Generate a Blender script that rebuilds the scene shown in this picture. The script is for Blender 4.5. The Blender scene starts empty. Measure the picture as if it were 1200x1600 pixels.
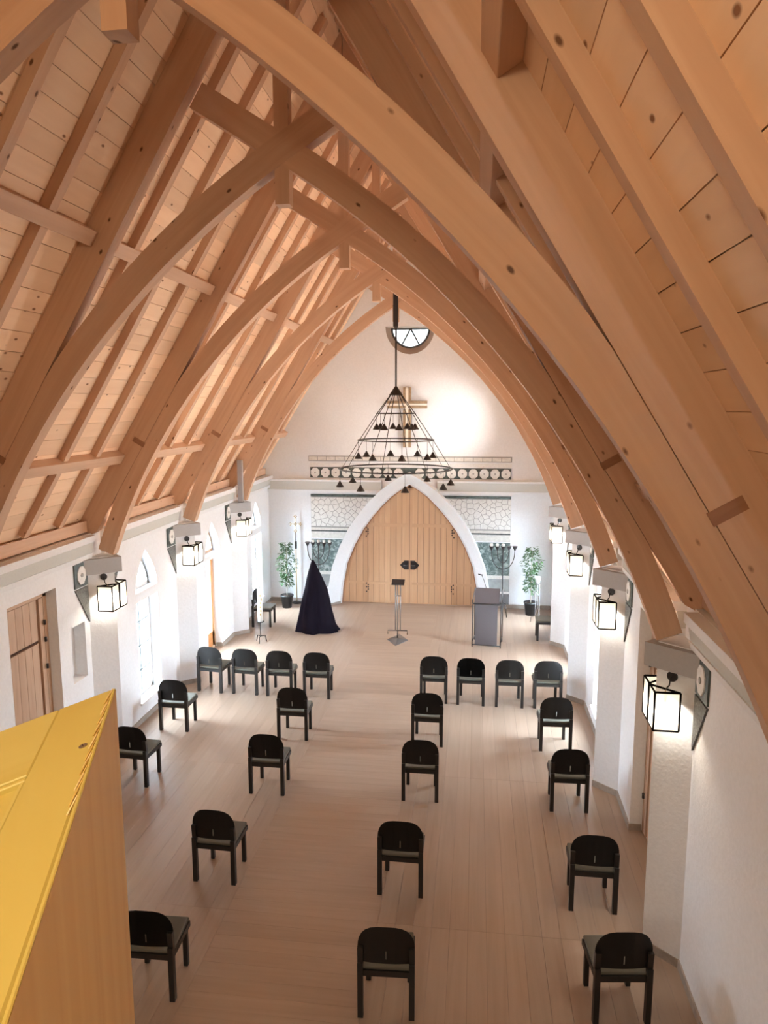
import bpy, bmesh, math, random
from math import sin, cos, pi, radians, sqrt, atan2
from mathutils import Vector as V, Matrix, geometry
random.seed(7)
SC = bpy.context.scene
COL = SC.collection

# ------------------------------------------------------------------ camera, world, lights, exposure
F, PITCH, YAW, ROLL, CX, CH = 1136.18, 0.14461, 0.12633, -0.00133, 1.6725, 5.0
cd = bpy.data.cameras.new('camera'); cam = bpy.data.objects.new('camera', cd); COL.objects.link(cam)
fw = V((-sin(YAW)*cos(PITCH), cos(YAW)*cos(PITCH), -sin(PITCH)))
ri = V((cos(YAW), sin(YAW), 0)); up = ri.cross(fw)
ri2 = ri*cos(ROLL)+up*sin(ROLL); up2 = up*cos(ROLL)-ri*sin(ROLL)
M = Matrix((ri2, up2, -fw)).transposed().to_4x4(); M.translation = V((CX, 0, CH))
cam.matrix_world = M
cd.sensor_fit = 'HORIZONTAL'; cd.sensor_width = 36.0; cd.lens = F/1200*36.0; cd.clip_start = 0.02
SC.camera = cam

SC.view_settings.view_transform = 'Standard'; SC.view_settings.look = 'None'
SC.view_settings.gamma = 1.0; SC.view_settings.use_curve_mapping = False
SC.view_settings.exposure = 1.47
try:
    SC.cycles.max_bounces = 10; SC.cycles.diffuse_bounces = 6
    SC.cycles.caustics_reflective = False; SC.cycles.caustics_refractive = False
    SC.cycles.sample_clamp_indirect = 6.0
except Exception:
    pass

SKY = 38.0
w = bpy.data.worlds.new('sky'); SC.world = w; w.use_nodes = True
bg = w.node_tree.nodes['Background']; bg.inputs[0].default_value = (0.72, 0.86, 1.0, 1); bg.inputs[1].default_value = SKY

def area(name, loc, direction, sx, sy, power, color, portal=False, spread=pi):
    l = bpy.data.lights.new(name, 'AREA'); l.shape = 'RECTANGLE'; l.size = sx; l.size_y = sy
    l.energy = power; l.color = color; l.spread = spread
    o = bpy.data.objects.new(name, l); COL.objects.link(o)
    o.location = loc; o.rotation_euler = V(direction).to_track_quat('-Z', 'Y').to_euler()
    if portal: l.cycles.is_portal = True
    return o
def spot(name, loc, target, power, color, angle, blend, radius=0.05):
    l = bpy.data.lights.new(name, 'SPOT'); l.energy = power; l.color = color; l.spot_size = angle; l.spot_blend = blend
    l.shadow_soft_size = radius
    o = bpy.data.objects.new(name, l); COL.objects.link(o)
    o.location = loc; o.rotation_euler = (V(target)-V(loc)).to_track_quat('-Z', 'Y').to_euler()
    return o
# daylight portals at the windows (sky light only passes where the windows are)
for sg in (-1, 1):
    for y0, y1, z0, z1 in ((10.45, 11.22, .33, 2.75), (13.4, 14.2, 0, 2.75), (16.36, 17.12, .33, 2.75)):
        area('window_portal', (sg*4.05, (y0+y1)/2, (z0+z1)/2), (-sg, 0, 0), z1-z0+.5, y1-y0+.5, 1, (1, 1, 1), portal=True)
area('window_portal', (0.04, 18.5, 6.6), (0, -1, 0), 1.2, 0.9, 1, (1, 1, 1), portal=True)
WARM = (1.0, 0.90, 0.76)
# the accent spotlight on the cross, hung behind the last truss on the right
spot('accent_spotlight', (2.2, 15.45, 5.0), (0.85, 17.87, 4.6), 85, (1.0, 0.97, 0.94), radians(60), 1.0, 0.05)
# pendant lamp over the gallery, beside and behind the camera
gl = bpy.data.lights.new('gallery_lamp', 'POINT'); gl.energy = 56; gl.color = (1.0, 0.88, 0.62); gl.shadow_soft_size = 0.18
glo = bpy.data.objects.new('gallery_lamp', gl); COL.objects.link(glo); glo.location = (0.75, -0.75, 6.2)
# added fill light under the gallery, without a fixture, to brighten the near floor
area('added_gallery_fill', (0.0, 0.75, 3.27), (0, 0.55, -1), 4.5, 0.4, 32, (1.0, 0.88, 0.70))
# ------------------------------------------------------------------ materials
def newmat(name):
    m = bpy.data.materials.new(name); m.use_nodes = True
    nt = m.node_tree; b = nt.nodes['Principled BSDF']
    return m, nt, b
def N(nt, t, **kw):
    n = nt.nodes.new(t)
    for k, v in kw.items(): setattr(n, k, v)
    return n
def ramp(nt, stops):
    r = N(nt, 'ShaderNodeValToRGB'); e = r.color_ramp.elements
    e[0].position, e[0].color = stops[0][0], (*stops[0][1], 1)
    e[1].position, e[1].color = stops[-1][0], (*stops[-1][1], 1)
    for p, c in stops[1:-1]:
        x = e.new(p); x.color = (*c, 1)
    return r
def mixc(nt, fac, a, b, mode='MIX'):
    n = N(nt, 'ShaderNodeMix', data_type='RGBA', blend_type=mode)
    for i, v in ((0, fac), (6, a), (7, b)):
        if hasattr(v, 'is_linked') or hasattr(v, 'links'): nt.links.new(v, n.inputs[i])
        elif isinstance(v, (int, float)): n.inputs[i].default_value = v
        else: n.inputs[i].default_value = (*v, 1)
    return n.outputs[2]
def plain(name, col, rough=0.6, metal=0.0, bump=0.0, bscale=60, var=0.0, spec=None):
    m, nt, b = newmat(name)
    b.inputs['Roughness'].default_value = rough; b.inputs['Metallic'].default_value = metal
    if spec is not None: b.inputs['Specular IOR Level'].default_value = spec
    tc = N(nt, 'ShaderNodeTexCoord'); no = N(nt, 'ShaderNodeTexNoise'); no.inputs['Scale'].default_value = bscale
    no.inputs['Detail'].default_value = 4
    nt.links.new(tc.outputs['Object'], no.inputs['Vector'])
    k = max(var, 0.03)
    r = ramp(nt, [(0.3, tuple(c*(1-k) for c in col)), (0.7, tuple(min(1, c*(1+k)) for c in col))])
    nt.links.new(no.outputs['Fac'], r.inputs[0]); nt.links.new(r.outputs[0], b.inputs['Base Color'])
    if bump:
        bp = N(nt, 'ShaderNodeBump'); bp.inputs['Strength'].default_value = bump; bp.inputs['Distance'].default_value = 0.01
        nt.links.new(no.outputs['Fac'], bp.inputs['Height']); nt.links.new(bp.outputs[0], b.inputs['Normal'])
    return m
def wood(name, light, dark, rough=0.55, across=18.0, along=0.9, knots=0.0, knotcol=(.12, .05, .02), vary=0.12, contrast=(0.3, 0.75), spec=0.4):
    m, nt, b = newmat(name)
    b.inputs['Roughness'].default_value = rough; b.inputs['Specular IOR Level'].default_value = spec
    tc = N(nt, 'ShaderNodeTexCoord'); oi = N(nt, 'ShaderNodeObjectInfo')
    mul = N(nt, 'ShaderNodeMath', operation='MULTIPLY'); mul.inputs[1].default_value = 37.0
    nt.links.new(oi.outputs['Random'], mul.inputs[0])
    add = N(nt, 'ShaderNodeVectorMath', operation='ADD'); nt.links.new(tc.outputs['UV'], add.inputs[0]); nt.links.new(mul.outputs[0], add.inputs[1])
    mp = N(nt, 'ShaderNodeMapping'); mp.inputs['Scale'].default_value = (along, across, 1); nt.links.new(add.outputs[0], mp.inputs[0])
    no = N(nt, 'ShaderNodeTexNoise'); no.inputs['Scale'].default_value = 1.0; no.inputs['Detail'].default_value = 5; no.inputs['Distortion'].default_value = 0.8
    nt.links.new(mp.outputs[0], no.inputs['Vector'])
    r = ramp(nt, [(contrast[0], dark), (contrast[1], light)]); nt.links.new(no.outputs['Fac'], r.inputs[0])
    col = r.outputs[0]
    if knots:
        mk = N(nt, 'ShaderNodeMapping'); mk.inputs['Scale'].default_value = (4.0, 7.5, 1); nt.links.new(add.outputs[0], mk.inputs[0])
        vo = N(nt, 'ShaderNodeTexVoronoi'); vo.inputs['Scale'].default_value = 1.0; vo.inputs['Randomness'].default_value = 1.0
        nt.links.new(mk.outputs[0], vo.inputs['Vector'])
        kr = ramp(nt, [(0.06, (1, 1, 1)), (0.12, (0, 0, 0))]); nt.links.new(vo.outputs['Distance'], kr.inputs[0])
        sp = N(nt, 'ShaderNodeSeparateColor'); nt.links.new(vo.outputs['Color'], sp.inputs[0])
        gt = N(nt, 'ShaderNodeMath', operation='GREATER_THAN'); gt.inputs[1].default_value = 1.0-knots; nt.links.new(sp.outputs[0], gt.inputs[0])
        mm = N(nt, 'ShaderNodeMath', operation='MULTIPLY'); nt.links.new(gt.outputs[0], mm.inputs[0]); nt.links.new(kr.outputs[0], mm.inputs[1])
        col = mixc(nt, mm.outputs[0], col, knotcol)
    mr = N(nt, 'ShaderNodeMapRange'); mr.inputs['To Min'].default_value = 1-vary; mr.inputs['To Max'].default_value = 1+vary*0.5
    nt.links.new(oi.outputs['Random'], mr.inputs[0])
    vm = N(nt, 'ShaderNodeVectorMath', operation='SCALE'); nt.links.new(col, vm.inputs[0]); nt.links.new(mr.outputs[0], vm.inputs['Scale'])
    nt.links.new(vm.outputs[0], b.inputs['Base Color'])
    bp = N(nt, 'ShaderNodeBump'); bp.inputs['Strength'].default_value = 0.12; bp.inputs['Distance'].default_value = 0.004
    nt.links.new(no.outputs['Fac'], bp.inputs['Height']); nt.links.new(bp.outputs[0], b.inputs['Normal'])
    return m

m_plaster = plain('white_plaster', (0.77, 0.785, 0.81), 0.9, bump=0.25, bscale=28)
m_band = plain('grey_cornice_paint', (0.56, 0.565, 0.54), 0.85, bump=0.1, bscale=40)
m_cap = plain('grey_capital_paint', (0.42, 0.42, 0.43), 0.85, bump=0.1, bscale=40)
m_base = plain('stone_baseboard', (0.33, 0.28, 0.24), 0.7, bscale=20, var=0.12)
m_beam = wood('pine_glulam', (0.61, 0.395, 0.265), (0.53, 0.33, 0.215), 0.55, 14, 0.7, knots=0.6, vary=0.06)
m_board = wood('pine_boards', (0.91, 0.655, 0.45), (0.84, 0.58, 0.385), 0.6, 9, 0.8, knots=0.8, knotcol=(.26, .11, .05), vary=0.14)
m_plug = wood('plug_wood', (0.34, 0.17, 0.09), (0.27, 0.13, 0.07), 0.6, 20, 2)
m_floor = wood('floor_boards', (0.36, 0.262, 0.20), (0.285, 0.203, 0.15), 0.34, 16, 0.8, vary=0.06, contrast=(0.15, 0.9), spec=0.45)
m_door = wood('door_pine', (0.60, 0.38, 0.23), (0.52, 0.32, 0.185), 0.55, 15, 0.8, vary=0.07)
m_sdoor = wood('side_door_pine', (0.52, 0.35, 0.24), (0.44, 0.285, 0.19), 0.55, 15, 0.8, vary=0.07)
m_groove = plain('dark_groove', (0.06, 0.03, 0.02), 0.9)
m_ypine = wood('golden_pine', (0.58, 0.50, 0.17), (0.48, 0.365, 0.08), 0.42, 7, 0.7, vary=0.03, contrast=(0.25, 0.8))
m_ypine2 = wood('golden_pine_side', (0.88, 0.73, 0.42), (0.79, 0.61, 0.32), 0.5, 22, 0.6, vary=0.03)  # colour raised above the lid's to make up for its ambient-only light
m_endgrain = wood('end_grain', (0.72, 0.52, 0.16), (0.45, 0.27, 0.06), 0.6, 60, 2, vary=0.03, contrast=(0.35, 0.65))
m_black = plain('black_lacquered_wood', (0.012, 0.010, 0.009), 0.42, bscale=30, spec=0.5)
m_seat = plain('olive_grey_upholstery', (0.10, 0.095, 0.075), 0.85, bump=0.3, bscale=300)
m_slot = plain('pale_slot', (0.35, 0.34, 0.32), 0.6)
m_iron = plain('dark_iron', (0.022, 0.017, 0.016), 0.5, metal=0.2, bscale=90)
m_lframe = plain('matt_black_iron', (0.006, 0.005, 0.005), 0.9, spec=0.05)
m_steel = plain('brushed_grey_iron', (0.17, 0.155, 0.15), 0.45, metal=0.6, bscale=90)
m_lect = plain('grey_violet_panel', (0.085, 0.072, 0.078), 0.65, bscale=40)
m_cloth = plain('black_cloth', (0.006, 0.0038, 0.008), 0.95, bump=0.2, bscale=120, spec=0.1)
m_pot = plain('black_plastic', (0.018, 0.02, 0.022), 0.4)
m_soil = plain('soil', (0.05, 0.03, 0.02), 1, bump=0.5)
m_leaf = plain('ficus_leaf', (0.045, 0.10, 0.034), 0.5, bscale=9, var=0.55)
m_stem = plain('pale_trunk', (0.42, 0.37, 0.30), 0.8)
m_wax = plain('candle_wax', (0.85, 0.82, 0.76), 0.55)
m_brass = plain('brass', (0.55, 0.38, 0.16), 0.35, metal=0.9)
m_gold = plain('bronze_gold', (0.34, 0.245, 0.155), 0.5, metal=0.35, bscale=30, var=0.2)
m_crosslight = plain('pale_glass_strip', (0.82, 0.78, 0.70), 0.35)
m_white = plain('white_enamel', (0.8, 0.8, 0.8), 0.5)
m_speaker = plain('grey_speaker_shell', (0.42, 0.41, 0.42), 0.6)
m_darkstone = plain('dark_green_stone', (0.055, 0.072, 0.068), 0.5, bscale=14, var=0.5)
m_greystone = plain('grey_stone_relief', (0.10, 0.105, 0.105), 0.7, bump=0.8, bscale=45, var=0.55)
m_rosette = plain('white_stone', (0.74, 0.74, 0.72), 0.7, bscale=30, var=0.08)
m_tile = plain('pale_stone_tile', (0.66, 0.64, 0.60), 0.7, bscale=14, var=0.12)
m_joint = plain('stone_joint_grey', (0.33, 0.33, 0.32), 0.8)
m_frame = plain('white_window_frame', (0.62, 0.58, 0.55), 0.5)
m_lead = plain('dark_window_bar', (0.05, 0.055, 0.055), 0.5)
m_ground = plain('pale_outside_paving', (0.6, 0.6, 0.58), 0.9, bscale=3)
m_disc = plain('screw_steel', (0.36, 0.30, 0.25), 0.35, metal=0.8)

def marble():
    m, nt, b = newmat('green_marble'); b.inputs['Roughness'].default_value = 0.3
    tc = N(nt, 'ShaderNodeTexCoord')
    vo = N(nt, 'ShaderNodeTexVoronoi'); vo.feature = 'F1'; vo.inputs['Scale'].default_value = 8
    no = N(nt, 'ShaderNodeTexNoise'); no.inputs['Scale'].default_value = 7; no.inputs['Detail'].default_value = 6; no.inputs['Distortion'].default_value = 2
    nt.links.new(tc.outputs['Object'], vo.inputs['Vector']); nt.links.new(tc.outputs['Object'], no.inputs['Vector'])
    r = ramp(nt, [(0.36, (0.07, 0.11, 0.105)), (0.52, (0.15, 0.20, 0.195)), (0.66, (0.42, 0.48, 0.47))])
    nt.links.new(no.outputs['Fac'], r.inputs[0])
    nt.links.new(r.outputs[0], b.inputs['Base Color'])
    return m
m_marble = marble()
def emit(name, col, strength):
    m, nt, b = newmat(name); b.inputs['Base Color'].default_value = (*col, 1); b.inputs['Roughness'].default_value = 0.5
    b.inputs['Emission Color'].default_value = (*col, 1); b.inputs['Emission Strength'].default_value = strength
    return m
def frosted():
    m, nt, b = newmat('lit_frosted_pane'); out = nt.nodes['Material Output']
    tr = N(nt, 'ShaderNodeBsdfTransparent'); tl = N(nt, 'ShaderNodeBsdfTranslucent'); em = N(nt, 'ShaderNodeEmission')
    tr.inputs[0].default_value = (1, 0.97, 0.92, 1); tl.inputs[0].default_value = (0.95, 0.9, 0.8, 1)
    em.inputs[0].default_value = (1.0, 0.86, 0.66, 1); em.inputs[1].default_value = 0.16
    mx = N(nt, 'ShaderNodeMixShader'); mx.inputs[0].default_value = 0.40
    ad = N(nt, 'ShaderNodeAddShader')
    nt.links.new(tr.outputs[0], mx.inputs[1]); nt.links.new(tl.outputs[0], mx.inputs[2]); nt.links.new(mx.outputs[0], ad.inputs[0]); nt.links.new(em.outputs[0], ad.inputs[1])
    nt.links.new(ad.outputs[0], out.inputs['Surface'])
    return m
m_pane = frosted()
def glass(name='window_glass', tint=(0.95, 0.97, 0.97, 1)):
    m, nt, b = newmat(name); out = nt.nodes['Material Output']
    tr = N(nt, 'ShaderNodeBsdfTransparent'); gl = N(nt, 'ShaderNodeBsdfGlossy'); gl.inputs['Roughness'].default_value = 0.05
    tr.inputs[0].default_value = tint
    mx = N(nt, 'ShaderNodeMixShader'); mx.inputs[0].default_value = 0.06
    nt.links.new(tr.outputs[0], mx.inputs[1]); nt.links.new(gl.outputs[0], mx.inputs[2]); nt.links.new(mx.outputs[0], out.inputs['Surface'])
    return m
m_glass = glass()
m_dimming = glass('dimming_gable_glass', (0.24, 0.235, 0.225, 1))  # grey tint put into the glass to dim the sky behind its bars

# ------------------------------------------------------------------ mesh helpers
class MB:
    """collects prisms, tubes and lathes; build() links them as ONE mesh object with grain-aligned UVs"""
    def __init__(s): s.v = []; s.f = []; s.g = []; s.sm = []; s.uv = {}
    def poly(s, pts, g=None, smooth=False):
        b = len(s.v); s.v += [tuple(p) for p in pts]; s.f.append(list(range(b, b+len(pts)))); s.g.append(g); s.sm.append(smooth); return s
    def add(s, vs, fs, g=None, smooth=False):
        b = len(s.v); s.v += [tuple(p) for p in vs]
        for f in fs: s.f.append([b+i for i in f]); s.g.append(g); s.sm.append(smooth)
        return s
    def obox(s, c, X, Y, Z, g=None):
        c, X, Y, Z = V(c), V(X), V(Y), V(Z)
        vs = [c+X*a+Y*b+Z*d for a in (-1, 1) for b in (-1, 1) for d in (-1, 1)]
        fs = [(0, 1, 3, 2), (4, 6, 7, 5), (0, 4, 5, 1), (2, 3, 7, 6), (0, 2, 6, 4), (1, 5, 7, 3)]
        if X.cross(Y).dot(Z) < 0: fs = [f[::-1] for f in fs]
        return s.add(vs, fs, g if g is not None else max((X, Y, Z), key=lambda q: q.length).normalized())
    def box(s, x0, x1, y0, y1, z0, z1, g=None):
        return s.obox(((x0+x1)/2, (y0+y1)/2, (z0+z1)/2), ((x1-x0)/2, 0, 0), (0, (y1-y0)/2, 0), (0, 0, (z1-z0)/2), g)
    def extr(s, pts, vec, g=None):
        pts = [V(p) for p in pts]; vec = V(vec); n = len(pts)
        nn = V((0, 0, 0))
        for i in range(n): nn += pts[i].cross(pts[(i+1) % n])
        if nn.dot(vec) > 0: pts = pts[::-1]
        vs = pts+[p+vec for p in pts]
        fs = [tuple(range(n)), tuple(range(2*n-1, n-1, -1))]+[(i, n+i, n+(i+1) % n, (i+1) % n)[::1] for i in range(n)]
        return s.add(vs, fs, g)
    def tube(s, path, r, n=8, closed=False, caps=True):
        path = [V(p) for p in path]; m = len(path); rs = r if isinstance(r, (list, tuple)) else [r]*m
        b = len(s.v); prev = None
        for i, p in enumerate(path):
            if closed: t = path[(i+1) % m]-path[i-1]
            else: t = path[min(i+1, m-1)]-path[max(i-1, 0)]
            t.normalize()
            if prev is None:
                a = V((0, 0, 1)) if abs(t.z) < 0.9 else V((1, 0, 0)); u = t.cross(a).normalized()
            else: u = (prev-t*prev.dot(t)).normalized()
            prev = u; w_ = t.cross(u)
            for k in range(n): s.v.append(tuple(p+(u*cos(2*pi*k/n)+w_*sin(2*pi*k/n))*rs[i]))
        for i in range(m if closed else m-1):
            j = (i+1) % m
            for k in range(n):
                l = (k+1) % n
                s.f.append([b+i*n+k, b+i*n+l, b+j*n+l, b+j*n+k]); s.g.append(None); s.sm.append(True)
        if caps and not closed:
            s.f.append([b+k for k in range(n)][::-1]); s.g.append(None); s.sm.append(False)
            s.f.append([b+(m-1)*n+k for k in range(n)]); s.g.append(None); s.sm.append(False)
        return s
    def lathe(s, prof, c=(0, 0, 0), n=16, smooth=True):
        b = len(s.v); c = V(c)
        for r, z in prof:
            for k in range(n): s.v.append((c.x+r*cos(2*pi*k/n), c.y+r*sin(2*pi*k/n), c.z+z))
        for i in range(len(prof)-1):
            for k in range(n):
                l = (k+1) % n
                s.f.append([b+i*n+k, b+i*n+l, b+(i+1)*n+l, b+(i+1)*n+k]); s.g.append(None); s.sm.append(smooth)
        s.f.append([b+k for k in range(n)][::-1]); s.g.append(None); s.sm.append(False)
        e = b+(len(prof)-1)*n
        s.f.append([e+k for k in range(n)]); s.g.append(None); s.sm.append(False)
        return s
    def mesh(s, name, mat):
        me = bpy.data.meshes.new(name); me.from_pydata(s.v, [], s.f)
        me.materials.append(mat)
        uvl = me.uv_layers.new(name='UVMap')
        for p, g, sm, fi in zip(me.polygons, s.g, s.sm, range(len(s.f))):
            p.use_smooth = sm
            cu = s.uv.get(fi)
            if cu:
                for li, q in zip(p.loop_indices, cu): uvl.data[li].uv = q
                continue
            nrm = p.normal; gg = V(g) if g is not None else V((0, 0, 1))
            u = gg-nrm*gg.dot(nrm)
            if u.length < 0.3: u = nrm.orthogonal()
            u.normalize(); v_ = nrm.cross(u)
            for li in p.loop_indices:
                co = me.vertices[me.loops[li].vertex_index].co; uvl.data[li].uv = (co.dot(u), co.dot(v_))
        me.validate(); me.update()
        return me
    def build(s, name, mat, parent=None, bevel=0.0, seg=2):
        me = s.mesh(name, mat)
        if bevel:
            bm = bmesh.new(); bm.from_mesh(me); bmesh.ops.remove_doubles(bm, verts=bm.verts, dist=1e-5)
            bmesh.ops.bevel(bm, geom=[e for e in bm.edges if len(e.link_faces) == 2 and e.calc_face_angle() > 0.5], offset=bevel, segments=seg, affect='EDGES', profile=0.5)
            bm.to_mesh(me); bm.free()
        return link(name, me, parent)
def link(name, me, parent=None):
    o = bpy.data.objects.new(name, me); COL.objects.link(o)
    if parent: o.parent = parent
    return o
def tag(o, label=None, cat=None, group=None, kind=None):
    for k, v_ in (('label', label), ('category', cat), ('group', group), ('kind', kind)):
        if v_: o[k] = v_
    return o
def thing(name, loc, label, cat, group=None, rz=0.0):
    o = bpy.data.objects.new(name, None); COL.objects.link(o); o.location = loc; o.rotation_euler = (0, 0, rz); o.empty_display_size = 0.1
    return tag(o, label, cat, group)
def dup(root, loc, rz, label):
    r = root.copy(); COL.objects.link(r); r.location = loc; r.rotation_euler = (0, 0, rz); r['label'] = label
    for ch in list(root.children):
        c = ch.copy(); COL.objects.link(c); c.parent = r
        for g in list(ch.children):
            d = g.copy(); COL.objects.link(d); d.parent = c
    return r

# ------------------------------------------------------------------ dimensions
WX = 3.555; WT = 0.45           # inner face of side walls, wall thickness
YT = [3.48, 6.40, 9.32, 12.24, 15.16]   # trusses Z A B C D
YE = 17.87; YR = -2.5           # end wall, wall behind the camera
BAY = 2.92; RIDGE = 9.45; SL = 1.62
ca = 1/sqrt(1+SL*SL); sa = SL*ca    # slope cos / sin
def roofpt(sg, q, n, y=0.0):     # q down the slope from the ridge, n below the board underside
    return V((sg*(q*ca-n*sa), y, RIDGE-q*sa-n*ca))

# ------------------------------------------------------------------ walls
def holed(mb, outer, holes, mapf, depth):
    """front and back faces of a wall with holes; holes = [(front loop, back loop)]"""
    for d, sel in ((0.0, 0), (depth, 1)):
        loops = [[V((a, b, 0)) for a, b in outer]]+[[V((a, b, 0)) for a, b in h[sel]] for h in holes]
        flat = [p for l in loops for p in l]
        tris = geometry.tessellate_polygon(loops)
        mb.add([mapf(p.x, p.y, d) for p in flat], tris)
    for fr, bk in holes:
        n = len(fr)
        for i in range(n):
            j = (i+1) % n
            mb.poly([mapf(*fr[i], 0), mapf(*fr[j], 0), mapf(*bk[j], depth), mapf(*bk[i], depth)])
    n = len(outer)
    for i in range(n):
        j = (i+1) % n
        mb.poly([mapf(*outer[i], 0), mapf(*outer[j], 0), mapf(*outer[j], depth), mapf(*outer[i], depth)])
def lancet(yc, hw, zb, za, k=7):
    """pointed arch outline with straight sill, counter-clockwise from the sill's start"""
    pts = [(yc-hw, zb), (yc+hw, zb)]
    h = za-zb
    for i in range(1, k): t = i/k; pts.append((yc+hw*cos(t*pi/2)**1.15 if False else yc+hw*(1-t**1.9), zb+h*t))
    pts.append((yc, za))
    for i in range(k-1, 0, -1): t = i/k; pts.append((yc-hw*(1-t**1.9), zb+h*t))
    return pts
def rect(a0, a1, b0, b1): return [(a0, b0), (a1, b0), (a1, b1), (a0, b1)]
ZW = 3.28
WIN = {'BC': (10.45, 11.22), 'DE': (16.36, 17.12)}
def side_wall(sg, name):
    mapf = lambda y, z, d: (sg*(WX+d), y, z)
    holes = []
    L_ = lancet
    def add(l): holes.append((l, l))
    for k, (y0, y1) in WIN.items():
        add(rect(y0, y1, 0.33, 1.95)); add(lancet((y0+y1)/2, (y1-y0)/2, 2.10, 2.74))
    add(rect(13.40, 14.20, 0.001, 1.97)); add(lancet(13.80, 0.40, 2.06, 2.71))
    add(rect(7.36, 8.33, 0.001, 2.74))
    if sg < 0: add(rect(8.60, 8.95, 1.36, 2.12))
    mb = MB(); holed(mb, rect(YR, YE+0.5, -0.12, ZW), holes, mapf, WT)
    o = mb.build(name, m_plaster); tag(o, kind='structure')
    if sg < 0:
        b = MB(); b.box(-WX-WT, -WX-0.17, 8.55, 9.0, 1.30, 2.18); b.build('niche_back', m_plaster, o)
    return o
wall_left = side_wall(-1, 'wall_left'); wall_right = side_wall(1, 'wall_right')
XE = 0.043   # axis of the end wall's ornaments
ARCH = [(1.74, 0.0), (1.70, 0.45), (1.59, 1.03), (1.40, 1.50), (1.17, 1.92), (0.95, 2.22), (0.72, 2.50), (0.46, 2.76), (0.22, 2.94), (0.0, 3.07)]
def archloop(a, z0=0.0):
    return [(XE+x, max(z, z0)) for x, z in a]+[(XE-x, max(z, z0)) for x, z in a[-2::-1]]
wl = [(XE+0.60*cos(t), 6.90+0.66*sin(t)) for t in [pi+i*pi/14 for i in range(15)]]
wlb = [(XE+0.60*cos(t), 6.90+0.66*sin(t)) for t in [pi+i*pi/14 for i in range(15)]]
mb = MB()
zt = RIDGE-SL*4.0
ahole = archloop(ARCH, 0.001)
holed(mb, [(-4.0, -0.12), (4.0, -0.12), (4.0, zt), (0, RIDGE), (-4.0, zt)], [(ahole, ahole), (wl, wlb)], lambda x, z, d: (x, YE+d, z), 0.4)
wall_back = tag(mb.build('wall_back', m_plaster), kind='structure')
mb = MB(); mb.extr([(-4.0, YR, -0.12), (4.0, YR, -0.12), (4.0, YR, zt), (0, YR, RIDGE), (-4.0, YR, zt)], (0, -0.3, 0))
wall_front = tag(mb.build('wall_front', m_plaster), kind='structure')
gr = MB(); gr.box(-40, 40, -30, 45, -0.3, -0.2); tag(gr.build('ground', m_ground), kind='structure')

# piers, capitals, cornices, baseboards on the side walls
PT, PB = 0.27, 0.245     # projection and half base of the wedge-shaped piers
def pier(sg, yk, wall):
    x = sg*WX
    mb = MB(); mb.extr([(x+sg*0.02, yk-PB-0.0, 0), (x, yk-PB, 0), (x-sg*PT, yk, 0), (x, yk+PB, 0), (x+sg*0.02, yk+PB, 0)], (0, 0, 2.96))
    p = mb.build('pier', m_plaster, wall)
    e = 0.105
    c = MB(); c.extr([(x+sg*0.02, yk-PB-e, 2.74), (x, yk-PB-e, 2.74), (x-sg*(PT+e*1.1), yk, 2.74), (x, yk+PB+e, 2.74), (x+sg*0.02, yk+PB+e, 2.74)], (0, 0, 0.21))
    c.build('pier_capital', m_cap, p)
    # stone panels on the wall either side of the pier
    for s2 in (-1, 1):
        ya, yb = yk+s2*(PB+0.01), yk+s2*(PB+0.33)
        d = -sg*0.018
        mb = MB(); mb.extr([(x, ya, 2.61), (x, yb, 2.61), (x, yb, 2.93), (x, ya, 2.93)], (d, 0, 0))
        q = mb.build('stone_panel', m_darkstone, wall)
        yc = (ya+yb)/2
        mb = MB(); mb.extr([(x+d, yc+0.105*cos(pi/8+i*pi/4), 2.77+0.13*sin(pi/8+i*pi/4)) for i in range(8)], (-sg*0.012, 0, 0)); mb.build('rosette', m_rosette, q)
        mb = MB(); mb.extr([(x+d, yc+0.03*cos(i*pi/3), 2.77+0.03*sin(i*pi/3)) for i in range(6)], (-sg*0.02, 0, 0)); mb.build('rosette_boss', m_joint, q)
        mb = MB(); mb.extr([(x, ya, 2.59), (x, yb, 2.59), (x, ya, 2.08)], (d, 0, 0)); mb.build('relief_triangle', m_greystone, wall)
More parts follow.
